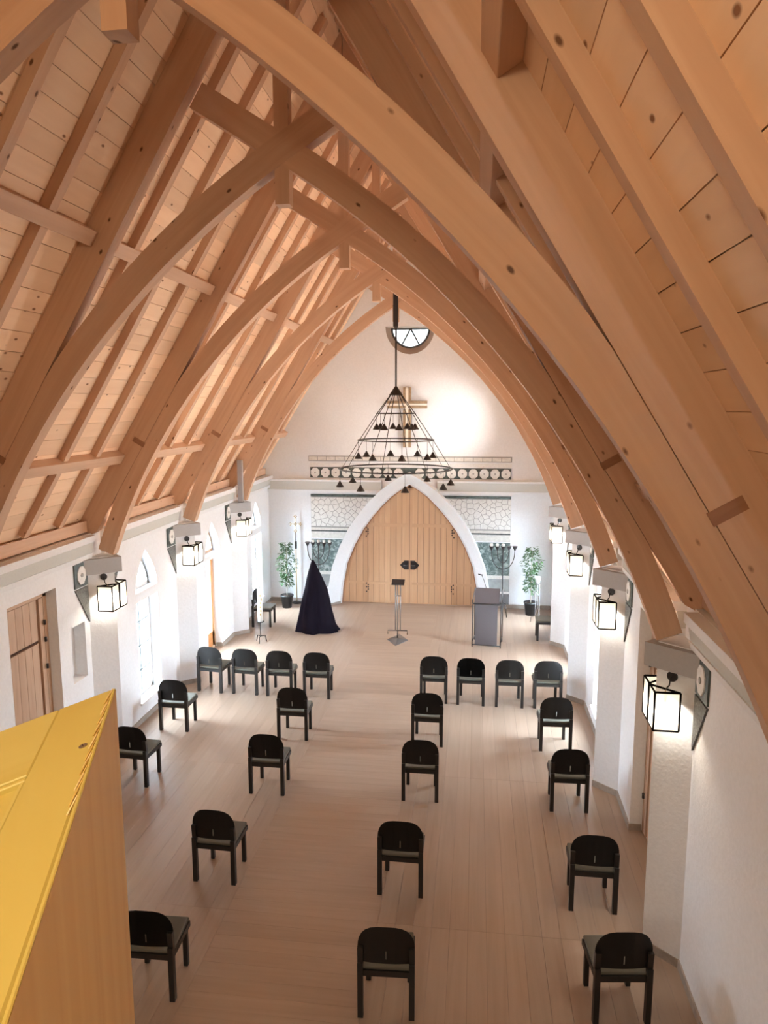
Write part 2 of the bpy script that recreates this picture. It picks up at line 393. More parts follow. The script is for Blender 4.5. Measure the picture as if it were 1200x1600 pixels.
for sg, wall in ((-1, wall_left), (1, wall_right)):
    for yk in [0.56]+YT: pier(sg, yk, wall)
    x = sg*WX
    edges = [YR]+[v_ for yk in [0.56]+YT for v_ in (yk-0.17, yk+0.17)]+[YE]
    for i in range(0, len(edges), 2):
        y0, y1 = edges[i], edges[i+1]
        a = MB(); a.extr([(x+sg*0.01, y0, 3.03), (x-sg*0.055, y0, 3.03), (x-sg*0.085, y0, 3.19), (x+sg*0.01, y0, 3.19)], (0, y1-y0, 0)); cn = a.build('cornice', m_band, wall)
        a = MB(); a.extr([(x+sg*0.01, y0, 3.19), (x-sg*0.12, y0, 3.19), (x-sg*0.12, y0, 3.275), (x+sg*0.01, y0, 3.275)], (0, y1-y0, 0)); a.build('cornice_lip', m_plaster, cn)
        a = MB(); a.extr([(x+sg*0.01, y0, 2.945), (x-sg*0.05, y0, 2.96), (x-sg*0.07, y0, 3.03), (x+sg*0.01, y0, 3.03)], (0, y1-y0, 0)); a.build('cornice_moulding', m_plaster, cn)
    # skirting: runs round the piers, stops at the doors
    bb = MB(); T = 0.016; H = 0.085
    ys = [YR]
    for yk in [0.56]+YT:
        bb.extr([(x, yk-PB-0.012, 0), (x-sg*(PT+T), yk, 0), (x, yk+PB+0.012, 0)], (0, 0, H))
    gaps = sorted([(yk-PB, yk+PB) for yk in [0.56]+YT]+[(7.36, 8.33), (13.40, 14.20)])
    y = YR
    for a0, a1 in gaps+[(YE, YE)]:
        if a0-y > 0.02: bb.box(min(x, x-sg*T), max(x, x-sg*T), y, a0, 0, H)
        y = a1
    tag(bb.build('baseboard_left' if sg < 0 else 'baseboard_right', m_base), kind='structure')

# end wall: cornice, arch surround, friezes, stone panels, skirting
for x0, x1 in ((-WX, -0.66), (0.74, WX)):
    a = MB(); a.box(x0, x1, YE-0.07, YE, 2.925, 3.135); cn = a.build('cornice', m_band, wall_back)
    a = MB(); a.box(x0, x1, YE-0.10, YE, 3.135, 3.185); a.build('cornice_lip', m_plaster, cn)
    a = MB(); a.box(x0, x1, YE-0.085, YE, 2.855, 2.925); a.build('cornice_moulding', m_plaster, cn)
OUT = [(2.06, 0.0), (2.01, 0.45), (1.90, 1.03), (1.70, 1.56), (1.47, 2.02), (1.23, 2.36), (0.97, 2.68), (0.66, 2.98), (0.33, 3.22), (0.0, 3.40)]
YF = 17.46
inn, out = archloop(ARCH), archloop(OUT)
mb = MB()
for i in range(len(inn)-1):
    a, b, c, d = inn[i], inn[i+1], out[i+1], out[i]
    mb.poly([(a[0], YE+0.06, a[1]), (b[0], YE+0.06, b[1]), (c[0], YF, c[1]), (d[0], YF, d[1])])      # splayed face
    mb.poly([(d[0], YF, d[1]), (c[0], YF, c[1]), (c[0], YE+0.02, c[1]), (d[0], YE+0.02, d[1])])        # outside
    mb.poly([(b[0], YE+0.06, b[1]), (a[0], YE+0.06, a[1]), (d[0], YE+0.02, d[1]), (c[0], YE+0.02, c[1])])
mb.build('arch_surround', m_plaster, wall_back)
bb = MB()
bb.box(-WX, XE-2.06, YE-0.02, YE, 0, 0.10); bb.box(XE+2.06, WX, YE-0.02, YE, 0, 0.10)
bb.obox((XE-1.91, 17.62, 0.03), (0.155, 0.195, 0), (0.006, -0.006, 0), (0, 0, 0.03)); bb.obox((XE+1.91, 17.62, 0.03), (-0.155, 0.195, 0), (0.006, 0.006, 0), (0, 0, 0.03))
tag(bb.build('baseboard_back', m_base), kind='structure')
# upper strip of small tiles
mb = MB(); mb.box(-2.505, 2.535, YE-0.015, YE, 3.64, 3.775); fz = mb.build('tile_frieze', m_joint, wall_back)
nt_ = 22
for i in range(nt_):
    x0 = -2.49+i*5.01/nt_
    mb = MB(); mb.box(x0, x0+5.01/nt_-0.018, YE-0.027, YE-0.015, 3.662, 3.753); mb.build('tile', m_tile, fz)
mb = MB(); mb.box(-2.47, 2.53, YE-0.012, YE, 3.52, 3.60); mb.build('plain_strip', m_rosette, wall_back)
# octagon frieze
mb = MB(); mb.box(-2.465, 2.525, YE-0.015, YE, 3.225, 3.49); fz = mb.build('rosette_frieze', m_darkstone, wall_back)
for i in range(19):
    xc = -2.335+i*0.2628
    if abs(xc-XE) < 0.22: continue
    mb = MB(); mb.extr([(xc+0.118*cos(pi/8+k*pi/4), YE-0.015, 3.357+0.124*sin(pi/8+k*pi/4)) for k in range(8)], (0, -0.012, 0)); mb.build('rosette', m_rosette, fz)
    mb = MB(); mb.extr([(xc+0.022*cos(k*pi/3), YE-0.027, 3.357+0.022*sin(k*pi/3)) for k in range(6)], (0, -0.008, 0)); mb.build('rosette_boss', m_joint, fz)
# agate field built of cut stones, with bands below and green marble
def arch_x(z):
    for (x0, z0), (x1, z1) in zip(OUT, OUT[1:]):
        if z0 <= z <= z1: return x0+(x1-x0)*(z-z0)/(z1-z0)
    return 0.0
def clip(poly, a, b, c):     # keep a*x+b*z<=c
    o = []
    for i in range(len(poly)):
        p, q = poly[i], poly[(i+1) % len(poly)]
        dp, dq = a*p[0]+b*p[1]-c, a*q[0]+b*q[1]-c
        if dp <= 0: o.append(p)
        if dp*dq < 0:
            t = dp/(dp-dq); o.append((p[0]+(q[0]-p[0])*t, p[1]+(q[1]-p[1])*t))
    return o
def half(z0, z1, sg):        # polygon between arch outside and the panel's outer edge
    xo = -2.46 if sg < 0 else 2.535
    zs = [z0+(z1-z0)*i/5 for i in range(6)]
    return [(xo, z0)]+[(XE+sg*(arch_x(z)-0.03), z) for z in zs]+[(xo, z1)]
def slab(name, z0, z1, sg, mat, th, y=YE):
    mb = MB(); mb.extr([(x, y, z) for x, z in half(z0, z1, sg)], (0, -th, 0)); return mb.build(name, mat, wall_back)
for sg in (-1, 1):
    slab('dark_band', 2.745, 2.81, sg, m_darkstone, 0.02)
    bed = slab('stone_field', 1.985, 2.735, sg, m_joint, 0.008)
    pts = []
    rnd = random.Random(5+sg); tries = 0
    while len(pts) < 62 and tries < 6000:
        tries += 1
        x = XE+sg*(0.9+1.6*rnd.random()); z = 1.97+0.78*rnd.random()
        if sg*(x-XE) > arch_x(z)-0.12 and all((x-a)**2+(z-b)**2 > 0.105**2 for a, b in pts): pts.append((x, z))
    base = half(1.99, 2.73, sg)
    zs_line = [(1.99, 2.73)]
    for (x, z) in pts:
        cell = [(x+0.35*cos(k*pi/6), z+0.35*sin(k*pi/6)) for k in range(12)]
        for (a, b) in pts:
            if (a, b) != (x, z):
                dx, dz = a-x, b-z; L = sqrt(dx*dx+dz*dz)
                cell = clip(cell, dx/L, dz/L, (dx*(a+x)/2+dz*(b+z)/2)/L-0.006)
                if len(cell) < 3: break
        cell = clip(cell, 0, 1, 2.73); cell = clip(cell, 0, -1, -1.99)
        xo = -2.455 if sg < 0 else 2.53
        cell = clip(cell, sg, 0, sg*xo)
        for (x0, z0), (x1, z1) in zip(OUT, OUT[1:]):
            if z0-0.12 <= z <= z1+0.12 and len(cell) >= 3:
                L = sqrt((x1-x0)**2+(z1-z0)**2); nx, nz = (z1-z0)/L, -(x1-x0)/L      # outward normal in arch coordinates
                cell = clip(cell, -sg*nx, -nz, -(nx*x0+nz*z0)+0.03-sg*nx*XE)
        if len(cell) >= 3:
            mb = MB(); mb.extr([(a, YE-0.008, b) for a, b in cell], (0, -0.008-0.006*rnd.random(), 0)); mb.build('cut_stone', m_rosette, bed)
    slab('grey_band', 1.955, 1.985, sg, m_joint, 0.018); slab('pale_band', 1.89, 1.955, sg, m_tile, 0.014); slab('dark_band', 1.855, 1.89, sg, m_darkstone, 0.02)
    slab('pale_band', 1.68, 1.855, sg, m_tile, 0.01)
    slab('marble_panel', 0.83, 1.66, sg, m_marble, 0.014)
    slab('white_band', 0.745, 0.83, sg, m_rosette, 0.018)
    slab('grey_dado', 0.42, 0.745, sg, plain('blue_grey_stone', (0.34, 0.375, 0.385), 0.6, bscale=8, var=0.15), 0.012)
    slab('white_band', 0.37, 0.42, sg, m_rosette, 0.018)
    slab('dark_dado', 0.10, 0.37, sg, plain('dark_grey_stone', (0.15, 0.15, 0.16), 0.6, bscale=8, var=0.15), 0.012)

# ------------------------------------------------------------------ floor
mb = MB(); mb.box(-4.0, 4.0, YR, YE+0.4, -0.12, -0.012); floor = tag(mb.build('floor', m_groove), kind='structure')
bays = [(0.56, 3.48)]+[(a, a+BAY) for a in YT[:-1]]+[(15.16, YE+0.02)]
XL, XR = -0.73, 0.79
def fboard(x0, x1, y0, y1, g):
    e = 0.0008
    mb = MB(); mb.box(x0+e, x1-e, y0+e, y1-e, -0.012, 0.0, g); return mb.mesh('floor_board', m_floor)
cache = {}
def put_board(x0, x1, y0, y1, g):
    key = (round(x1-x0, 3), round(y1-y0, 3), g)
    if key not in cache:
        hx, hy = (x1-x0)/2, (y1-y0)/2; cache[key] = fboard(-hx, hx, -hy, hy, g)
    o = link('floor_board', cache[key], floor); o.location = ((x0+x1)/2, (y0+y1)/2, 0)
for (y0, y1) in bays:
    nl = 16; wl_ = (XL+3.60)/nl; wr_ = (3.60-XR)/nl
    for i in range(nl):
        put_board(-3.60+i*wl_, -3.60+(i+1)*wl_, y0, y1, (0, 1, 0))
        put_board(XR+i*wr_, XR+(i+1)*wr_, y0, y1, (0, 1, 0))
    nc = 17; h = (y1-y0)/nc
    for i in range(nc): put_board(XL, XR, y0+i*h, y0+(i+1)*h, (1, 0, 0))
mb = MB(); mb.box(-3.60, 3.60, YR, 0.56, -0.012, 0, (0, 1, 0)); mb.build('rear_floor', m_floor, floor)
# threshold boards where the floor passes under the arch door
mb = MB(); mb.box(XE-1.735, XE+1.735, YE-0.004, YE+0.12, -0.012, 0.005, (1, 0, 0)); mb.build('threshold', m_floor, floor)

# ------------------------------------------------------------------ roof: deck, boards, jack rafters, purlins, eaves
mb = MB()
for sg in (-1, 1):
    a, b = roofpt(sg, -0.12, -0.03), roofpt(sg, 8.0, -0.03); c, d = roofpt(sg, 8.0, -0.15), roofpt(sg, -0.30, -0.15)
    mb.extr([(p.x, YR-0.3, p.z) for p in (a, b, c, d)], (0, YE+0.4-YR+0.3, 0))
ceiling = tag(mb.build('ceiling', m_board), kind='structure')
PW = 0.2
for sg in (-1, 1):
    for (y0, y1) in ((-0.5, 6.40), (6.40, 12.24), (12.24, YE)):
        key = ('pl', round(y1-y0, 2), sg)
        if key not in cache:
            t = V((sg*ca, 0, -sa)); n = V((-sg*sa, 0, -ca))
            m_ = MB(); m_.obox((0, 0, 0), t*(PW/2-0.0025), V((0, (y1-y0)/2-0.001, 0)), n*0.014, (0, 1, 0)); cache[key] = m_.mesh('plank', m_board)
        for i in range(37):
            q = 0.06+PW*(i+0.5)
            o = link('plank', cache[key], ceiling); p = roofpt(sg, q, -0.014, (y0+y1)/2); o.location = p
for sg in (-1, 1):
    t = V((sg*ca, 0, -sa)); n = V((-sg*sa, 0, -ca))
    for j in range(-1, 5):
        y0 = YT[0]+BAY*j; y1 = y0+BAY
        if j == 4: y1 = YE
        for k in (1, 2, 3):
            y = y0+(y1-y0)*k/4
            m_ = MB(); m_.obox(roofpt(sg, 3.60, 0.045, y), t*3.38, V((0, 0.05, 0)), n*0.045); m_.build('jack_rafter', m_beam, ceiling)
        for q in (3.44, 5.98):
            m_ = MB(); m_.obox(roofpt(sg, q, 0.064, (y0+y1)/2), t*0.070, V((0, (y1-y0)/2-0.072, 0)), n*0.064); m_.build('purlin', m_beam, ceiling, bevel=0.004, seg=1)
        m_ = MB(); m_.obox((sg*3.625, (y0+y1)/2, 3.375), V((0.02, 0, 0)), V((0, (y1-y0)/2-0.072, 0)), V((0, 0, 0.075))); m_.build('eaves_board', m_beam, ceiling)

# ------------------------------------------------------------------ roof trusses
ICX, ICZ, IR = -4.127, 0.365, 7.83      # circle of the arch braces' soffit (right-hand brace)
RD = 0.273                              # rafter depth below the boards
def soffit(sg, k):                      # list of (s, x, z, normal) along the right-hand brace, foot to head
    pts = []
    a0 = math.asin((2.985-ICZ)/IR)
    a1 = atan2(sqrt(IR*IR-ICX*ICX), -ICX)
    for i in range(k+1):
        a = a0+(a1-a0)*i/k
        pts.append((IR*(a-a0), ICX+IR*cos(a), ICZ+IR*sin(a), cos(a), sin(a)))
    return pts, a1
BD = 0.225
def brace_mesh(sg, y, th, name, parent):
    pts, a1 = soffit(sg, 26)
    mb = MB(); ring = []
    s_end, xe, ze, nx, nz = pts[-1]
    tx, tz = -nz, nx
    ext = 0.93
    lst = list(pts)+[(s_end+0.45, xe+tx*0.45, ze+tz*0.45, nx, nz), (s_end+ext, xe+tx*ext, ze+tz*ext, nx, nz)]
    prof = []
    for s_, x, z, ax, az in lst:
        d = BD
        # keep the brace under the rafter's lower edge where the two lie together
        lim = (RIDGE-RD/ca-SL*x-0.006-z)/(az+SL*ax)
        if x > 0.5: d = min(d, max(lim, 0.12))
        prof.append((s_, (x, z), (x+ax*d, z+az*d)))
    # head cut where it meets the far rafter: clip on that rafter's soffit line
    b = len(mb.v)
    for s_, (xi, zi), (xo, zo) in prof:
        for (x, z) in ((xi, zi), (xo, zo)):
            for dy in (-th/2, th/2): mb.v.append((sg*x, y+dy, z))
    n = len(prof)
    def face(ids, uv):
        if sg < 0: ids, uv = ids[::-1], uv[::-1]
        mb.uv[len(mb.f)] = uv; mb.f.append(ids); mb.g.append(None); mb.sm.append(False)
    for i in range(n-1):
        p, q = b+4*i, b+4*(i+1); s0, s1 = prof[i][0], prof[i+1][0]
        face([p, q, q+2, p+2], [(s0, 0), (s1, 0), (s1, BD), (s0, BD)])
        face([p+1, p+3, q+3, q+1], [(s0, 1), (s0, 1+BD), (s1, 1+BD), (s1, 1)])
        face([p, p+1, q+1, q], [(s0, 2), (s0, 2+th), (s1, 2+th), (s1, 2)])
        face([p+2, q+2, q+3, p+3], [(s0, 3), (s1, 3), (s1, 3+th), (s0, 3+th)])
    face([b, b+2, b+3, b+1], [(0, 0), (BD, 0), (BD, th), (0, th)])
    e = b+4*(n-1); face([e, e+1, e+3, e+2], [(0, 0), (0, th), (BD, th), (BD, 0)])
    return mb.build(name, m_beam, parent)
def truss(y, label):
    t = thing('roof_truss', (0, y, 2.98), label, 'roof truss', 'scissor trusses of the timber roof')
    mat = Matrix.Translation((0, -y, -2.98))
    made = []
    for sg in (-1, 1):
        tv = V((sg*ca, 0, -sa)); n = V((-sg*sa, 0, -ca))
        # rafter: ridge to wall plate, foot cut plumb
        q1 = 7.45
        p = [roofpt(sg, 0.0, 0.0), roofpt(sg, q1-0.10, 0.0), roofpt(sg, q1-0.10, 0.10), roofpt(sg, q1-0.40, RD), roofpt(sg, 0.17, RD)]
        p[0].x = 0.004*sg; p[-1] = V((0.004*sg, 0, RIDGE-RD/ca))
        mb = MB(); mb.extr([(a.x, y-0.07, a.z) for a in p], (0, 0.14, 0), tv); made.append(mb.build('rafter', m_beam, t))
        made.append(brace_mesh(sg, y, 0.14 if sg < 0 else 0.13, 'arch_brace', t))
        pc = V((sg*2.80, y, 4.53)); nn = V((sg*0.53, 0, 0.85)).normalized(); tt = V((-nn.z, 0, nn.x))
        nn = V((sg*0.86, 0, 0.51)); tt = V((-sg*0.51, 0, 0.86))
        mb = MB(); mb.obox(pc, nn*0.085, tt*0.035, V((0, 0.0735, 0))); made.append(mb.build('plug', m_plug, t))
    mb = MB(); mb.box(-0.0625, 0.0625, y-0.0625, y+0.0625, 6.70, RIDGE-RD/ca+0.08, (0, 0, 1)); made.append(mb.build('king_post', m_beam, t))
    for o in made: o.matrix_parent_inverse = Matrix.Identity(4); o.data.transform(mat)
    return t
truss(YT[0], 'nearest timber scissor truss, its right arched brace sweeping across the photo')
truss(YT[1], 'second timber scissor truss from the camera, landing beside the nearest right lantern pier')
truss(YT[2], 'third timber scissor truss, standing on the nearest left lantern pier')
truss(YT[3], 'fourth timber scissor truss, second in front of the white end wall')
truss(YT[4], 'farthest timber scissor truss, nearest the end wall and carrying the chandelier')

# ------------------------------------------------------------------ windows and side doors
wn = 0
def window(sg, y0, y1, lower=(0.33, 1.95), upper=(2.10, 2.74), door=False):
    global wn
    wn += 1
    x = sg*(WX+0.17)
    def bar(mb, a, b, hw=0.02, dx=0.022):
        a, b = V((x, *a)), V((x, *b)); d = (b-a).normalized(); s_ = V((1, 0, 0)).cross(d)
        mb.obox((a+b)/2, d*((b-a).length/2+hw), s_*hw, V((dx, 0, 0)))
    fr = MB(); zl0, zl1 = lower; yc = (y0+y1)/2
    fw_ = 0.03
    L = rect(y0+fw_, y1-fw_, zl0+fw_, zl1-fw_); U = lancet(yc, (y1-y0)/2-fw_, upper[0]+fw_, upper[1]-0.05)
    for loop in (L, U):
        for i in range(len(loop)): bar(fr, loop[i], loop[(i+1) % len(loop)], 0.028)
    o = tag(fr.build('window_%d' % wn, m_sdoor if door else m_frame), kind='structure')
    for loop in (L, U):
        p = MB(); p.extr([(x-0.004, a, b) for a, b in loop], (0.008, 0, 0)); p.build('pane', m_glass, o)
    mu = MB()
    if not door:
        bar(mu, (yc, zl0+fw_), (yc, zl1-fw_), 0.014, 0.012)
        for k in (1, 2, 3):
            z = zl0+(zl1-zl0)*k/4; bar(mu, (y0+fw_, z), (y1-fw_, z), 0.010, 0.012)
    else:
        bar(mu, (y1-0.12, zl0), (y1-0.12, zl1), 0.05, 0.02)
        mu.box(x-0.02, x+0.02, y0+0.05, y1-0.06, 0.03, 0.38)
    mu.build('door_rail' if door else 'muntin', wood('orange_door_wood', (0.56, 0.24, 0.08), (0.46, 0.19, 0.06), 0.5) if door else m_lead, o)
    if not door:
        s_ = MB(); s_.box(min(sg*(WX-0.035), sg*(WX+0.16)), max(sg*(WX-0.035), sg*(WX+0.16)), y0-0.04, y1+0.04, zl0-0.04, zl0-0.004); s_.build('window_sill', m_plaster, o)
for sg in (-1, 1):
    window(sg, *WIN['BC']); window(sg, 13.40, 14.20, (0.01, 1.97), (2.06, 2.71), door=True); window(sg, *WIN['DE'])
# half-round window in the gable
wlr = [(XE+0.47*cos(t), 6.86+0.47*sin(t)) for t in [pi+i*pi/14 for i in range(15)]]
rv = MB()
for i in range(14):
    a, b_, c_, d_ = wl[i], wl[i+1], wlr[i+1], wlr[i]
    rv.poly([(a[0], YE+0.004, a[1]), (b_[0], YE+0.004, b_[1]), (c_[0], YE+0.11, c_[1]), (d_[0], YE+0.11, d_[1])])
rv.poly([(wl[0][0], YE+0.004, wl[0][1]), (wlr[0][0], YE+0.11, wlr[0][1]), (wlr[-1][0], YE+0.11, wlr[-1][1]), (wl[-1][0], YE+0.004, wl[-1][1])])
rv.build('window_reveal', plain('taupe_reveal', (0.40, 0.34, 0.295), 0.9), wall_back)  # splayed reveal in one even taupe, darker than the wall plaster
fr = MB(); R0 = 0.455; zc = 6.86; yy = YE+0.12
arc = [(XE+R0*cos(pi+i*pi/16), zc+R0*sin(pi+i*pi/16)) for i in range(17)]
fr.tube([(a, yy, b) for a, b in arc], 0.03, 6); fr.box(XE-R0, XE+R0, yy-0.02, yy+0.02, zc-0.03, zc+0.02)
ow = tag(fr.build('window_7', m_lead), kind='structure')
p = MB(); p.extr([(a, yy, b) for a, b in arc], (0, 0.008, 0)); p.build('pane', m_dimming, ow)
mu = MB()
for s2 in (-1, 1): mu.tube([(XE, yy, zc), (XE+s2*0.215, yy, zc-0.40)], 0.022, 6)
mu.build('muntin', m_lead, ow)

dn = 0
def side_door(sg, n):
    x = sg*(WX+0.14); d = sg
    y0, y1 = 7.36, 8.33
    f = MB()
    for a, b in (((y0, 0), (y0+0.07, 2.74)), ((y1-0.07, 0), (y1, 2.74))): f.box(min(x, x+d*0.06), max(x, x+d*0.06), a[0], b[0], 0.002, 2.74, (0, 0, 1))
    f.box(min(x, x+d*0.06), max(x, x+d*0.06), y0, y1, 2.64, 2.74, (0, 1, 0))
    o = tag(f.build('door_%d' % n, m_sdoor), kind='structure')
    bk = MB(); bk.box(min(x+d*0.05, x+d*0.09), max(x+d*0.05, x+d*0.09), y0, y1, 0.002, 2.74); bk.build('door_back', m_groove, o)
    nb_ = 5; ya, yb = y0+0.075, y1-0.20; h = (yb-ya)/nb_
    for (z0, z1) in ((0.02, 2.075), (2.115, 2.63)):
        for i in range(nb_):
            b = MB(); b.box(min(x+d*0.012, x+d*0.05), max(x+d*0.012, x+d*0.05), ya+i*h+0.003, ya+(i+1)*h-0.003, z0, z1, (0, 0, 1)); b.build('board', m_sdoor, o)
        b = MB(); b.box(min(x+d*0.03, x+d*0.05), max(x+d*0.03, x+d*0.05), yb+0.004, yb+0.035, z0, z1, (0, 0, 1)); b.build('dark_strip', m_plug, o)  # recessed strip of dark wood between boards and stile
    b = MB(); b.box(min(x+d*0.002, x+d*0.05), max(x+d*0.002, x+d*0.05), yb+0.04, y1-0.075, 0.02, 2.63, (0, 0, 1)); b.build('door_stile', m_sdoor, o)
    for z in (0.5, 1.75, 2.1, 2.32):
        b = MB(); b.tube([(x-d*0.025, y1-0.10, z-0.03), (x-d*0.025, y1-0.10, z+0.03)], 0.016, 8); b.build('hinge', m_iron, o)
side_door(-1, 2); side_door(1, 3)
for sg, wall in ((-1, wall_left), (1, wall_right)):
    for y0, y1 in ((7.36, 8.33), (13.40, 14.20)):
        b = MB(); b.box(min(sg*(WX-0.02), sg*(WX+0.16)), max(sg*(WX-0.02), sg*(WX+0.16)), y0+0.002, y1-0.002, 0.0, 0.006, (0, 1, 0)); b.build('door_threshold', m_floor, wall)
        b = MB(); b.box(min(sg*(WX-0.016), sg*(WX+0.13)), max(sg*(WX-0.016), sg*(WX+0.13)), y1-0.014, y1+0.001, 0.006, 0.085); b.box(min(sg*(WX-0.016), sg*(WX+0.13)), max(sg*(WX-0.016), sg*(WX+0.13)), y0-0.001, y0+0.014, 0.006, 0.085); b.build('skirting_return', m_base, wall)

# the great pointed door in the end wall
yb = YE+0.10
def arch_z(x):
    x = abs(x)
    for (x0, z0), (x1, z1) in zip(ARCH, ARCH[1:]):
        if x1 <= x <= x0: return z0+(z1-z0)*(x0-x)/(x0-x1)
    return 0.0
bk = MB(); bk.extr([(x, yb+0.05, z) for x, z in archloop([(a+0.05, b) for a, b in ARCH], 0.0)], (0, 0.05, 0)); door1 = tag(bk.build('door_1', m_groove), kind='structure')
xs = [-1.74, -1.55, -1.37, -1.19]+[-1.07+i*0.145 for i in range(8)]
xs = [x for x in xs if x < -0.055]+[-0.055]
segs = list(zip(xs, xs[1:]))
for s2 in (-1, 1):
    for a, b in segs:
        k = 6; top = []
        g = 0.0035
        for i in range(k+1):
            x = a+g+(b-a-2*g)*i/k; top.append((x, max(arch_z(x)-0.012, 0.02)))
        pl = [(a+g, 0.008), (b-g, 0.008)]+top[::-1]
        mb = MB(); mb.extr([(XE+s2*x*1.0*(-1 if s2 > 0 else 1)*(-1 if s2 > 0 else 1), yb+0.03, z) if False else (XE+(-s2)*x, yb+0.03, z) for x, z in pl], (0, -0.022, 0), (0, 0, 1)); mb.build('board', m_door, door1)
    def rail(x0, x1, z0, z1, th=0.03, nm='rail', g=(1, 0, 0)):
        mb = MB(); xa, xb = sorted((XE-s2*x0, XE-s2*x1)); mb.box(xa, xb, yb-0.002, yb+0.02, z0, z1, g); mb.build(nm, m_door, door1)
    rail(-1.10, -0.06, 1.99, 2.075); rail(-1.62, -0.06, 0.50, 0.56)
    rail(-0.052, -0.004, 0.01, 2.98, nm='meeting_stile', g=(0, 0, 1))
    rail(-1.10, -1.075, 0.01, 1.97, nm='stile', g=(0, 0, 1))
    hp = MB(); hp.extr([(XE-s2*x, yb-0.004, z) for x, z in ((-0.022, 0.90), (-0.13, 0.90), (-0.245, 1.015), (-0.13, 1.13), (-0.022, 1.13))], (0, -0.015, 0)); h_ = hp.build('handle_plate', m_iron, door1)
    lv = MB(); lv.tube([(XE+s2*0.05, yb-0.02, 1.02), (XE+s2*0.05, yb-0.07, 1.02), (XE+s2*0.15, yb-0.07, 1.02)], 0.010, 8); lv.build('lever', m_steel, h_)
    for z0 in (0.36, 1.80):
        for dx, dz in ((0, 0), (0, 0.12), (0.045, 0.06), (0.045, 0.16), (0.045, -0.06), (0, 0.06)):
            st = MB(); st.lathe([(0.017, 0), (0.017, 0.02), (0.008, 0.03)], n=8); me = st.mesh('hinge_stud', m_iron)
            me.transform(Matrix.Translation((XE+s2*(1.06+dx), yb-0.001, z0+dz)) @ Matrix.Rotation(pi/2, 4, 'X')); link('hinge_stud', me, door1)
# (the lining follows)
# brown trim that lines the opening
tr = MB(); il = archloop(ARCH)
for (a, b) in zip(il, il[1:]):
    d = V((b[0]-a[0], 0, b[1]-a[1])); nn = V((-d.z, 0, d.x)).normalized()
    tr.obox((V((a[0], 0, a[1]))+V((b[0], 0, b[1])))/2+V((0, YE+0.075, 0))+nn*0.012, d/2, nn*0.014, V((0, 0.014, 0)))
tr.build('door_lining', m_plug, door1)

# ------------------------------------------------------------------ wall lanterns (bracket, frame, lit panes)
def lantern(sg, yk, s2, label):
    """s2=-1: on the pier face towards the camera; +1: on the far face.  Local x points into the wall, local y along the face side."""
    o = thing('wall_lantern', (sg*(WX-0.20), yk+s2*0.10, 2.22), label, 'wall lamp', 'iron and frosted glass lanterns on the piers')
    def P(a, b, z): return V((sg*a, s2*b, z))
    # right-angled corner C, legs along the wall normal and along the wall
    C0, A0, B0 = (-0.125, 0.10), (0.085, 0.10), (-0.125, -0.085)
    h = 0.345; t = 0.008
    f = MB()
    for z in (0.0, h):
        for p, q in ((C0, A0), (C0, B0), (A0, B0)): f.tube([P(*p, z), P(*q, z)], 0.0105, 4)
    for p in (C0, A0, B0): f.tube([P(*p, 0), P(*p, h)], 0.0105, 4)
    f.build('lantern_frame', m_lframe, o)
    for p, q in ((C0, A0), (C0, B0)):
        m_ = MB(); dx = V(P(*q, 0))-V(P(*p, 0)); nn = dx.cross(V((0, 0, 1))).normalized()*0.003
        m_.obox((P(*p, h/2)+P(*q, h/2))/2, dx/2*0.96, nn, V((0, 0, h/2-0.01)), ); m_.build('frosted_pane', m_pane, o)
    # wall rose, bent arm and lamp holder
    fx, fy = (0.0+0.045, -0.0)
    r = MB(); ctr = P(0.04, 0.0, 0.46); nrm = (P(-0.245, 0.27, 0)).normalized()
    u = nrm.cross(V((0, 0, 1))).normalized(); vz = V((0, 0, 1))
    r.extr([ctr+nrm*-0.006+(u*cos(i*pi/8)+vz*sin(i*pi/8))*0.046 for i in range(16)], nrm*0.024); r.build('wall_rose', m_iron, o)
    a = MB(); a.tube([ctr, ctr+nrm*0.04+V((0, 0, -0.01)), ctr+nrm*0.055+V((0, 0, -0.07)), P(-0.02, 0.02, h)], 0.007, 6); a.build('arm', m_iron, o)
    k = MB(); k.tube([P(-0.02, 0.02, h), P(-0.02, 0.02, h-0.06)], 0.005, 6); k.lathe([(0.012, 0), (0.022, -0.02), (0.022, -0.06), (0.014, -0.07)][::-1], P(-0.02, 0.02, h-0.06), 8); k.build('lamp_holder', m_brass, o)
    lt = bpy.data.lights.new('lantern_bulb', 'SPOT'); lt.energy = 50; lt.color = WARM; lt.shadow_soft_size = 0.03
    lt.spot_size = radians(150); lt.spot_blend = 0.6
    lo = bpy.data.objects.new('lantern_bulb', lt); COL.objects.link(lo); lo.parent = o; lo.location = P(-0.02, 0.02, 0.262)
    return o
nm = ['nearest', 'second', 'third', 'farthest']
for i, yk in enumerate(YT[1:]):
    lantern(1, yk, -1, 'lit frosted glass lantern facing us on the %s right-hand pier' % nm[i])
    lantern(1, yk, 1, 'lit lantern on the far face of the %s right-hand pier, half hidden' % nm[i])
for i, yk in enumerate(YT[2:]):
    nmx = ['nearest', 'middle', 'farthest'][i]
    lantern(-1, yk, -1, 'lit frosted glass lantern facing us on the %s left-hand pier' % nmx)
    lantern(-1, yk, 1, 'lit lantern on the far face of the %s left-hand pier, half hidden' % nmx)

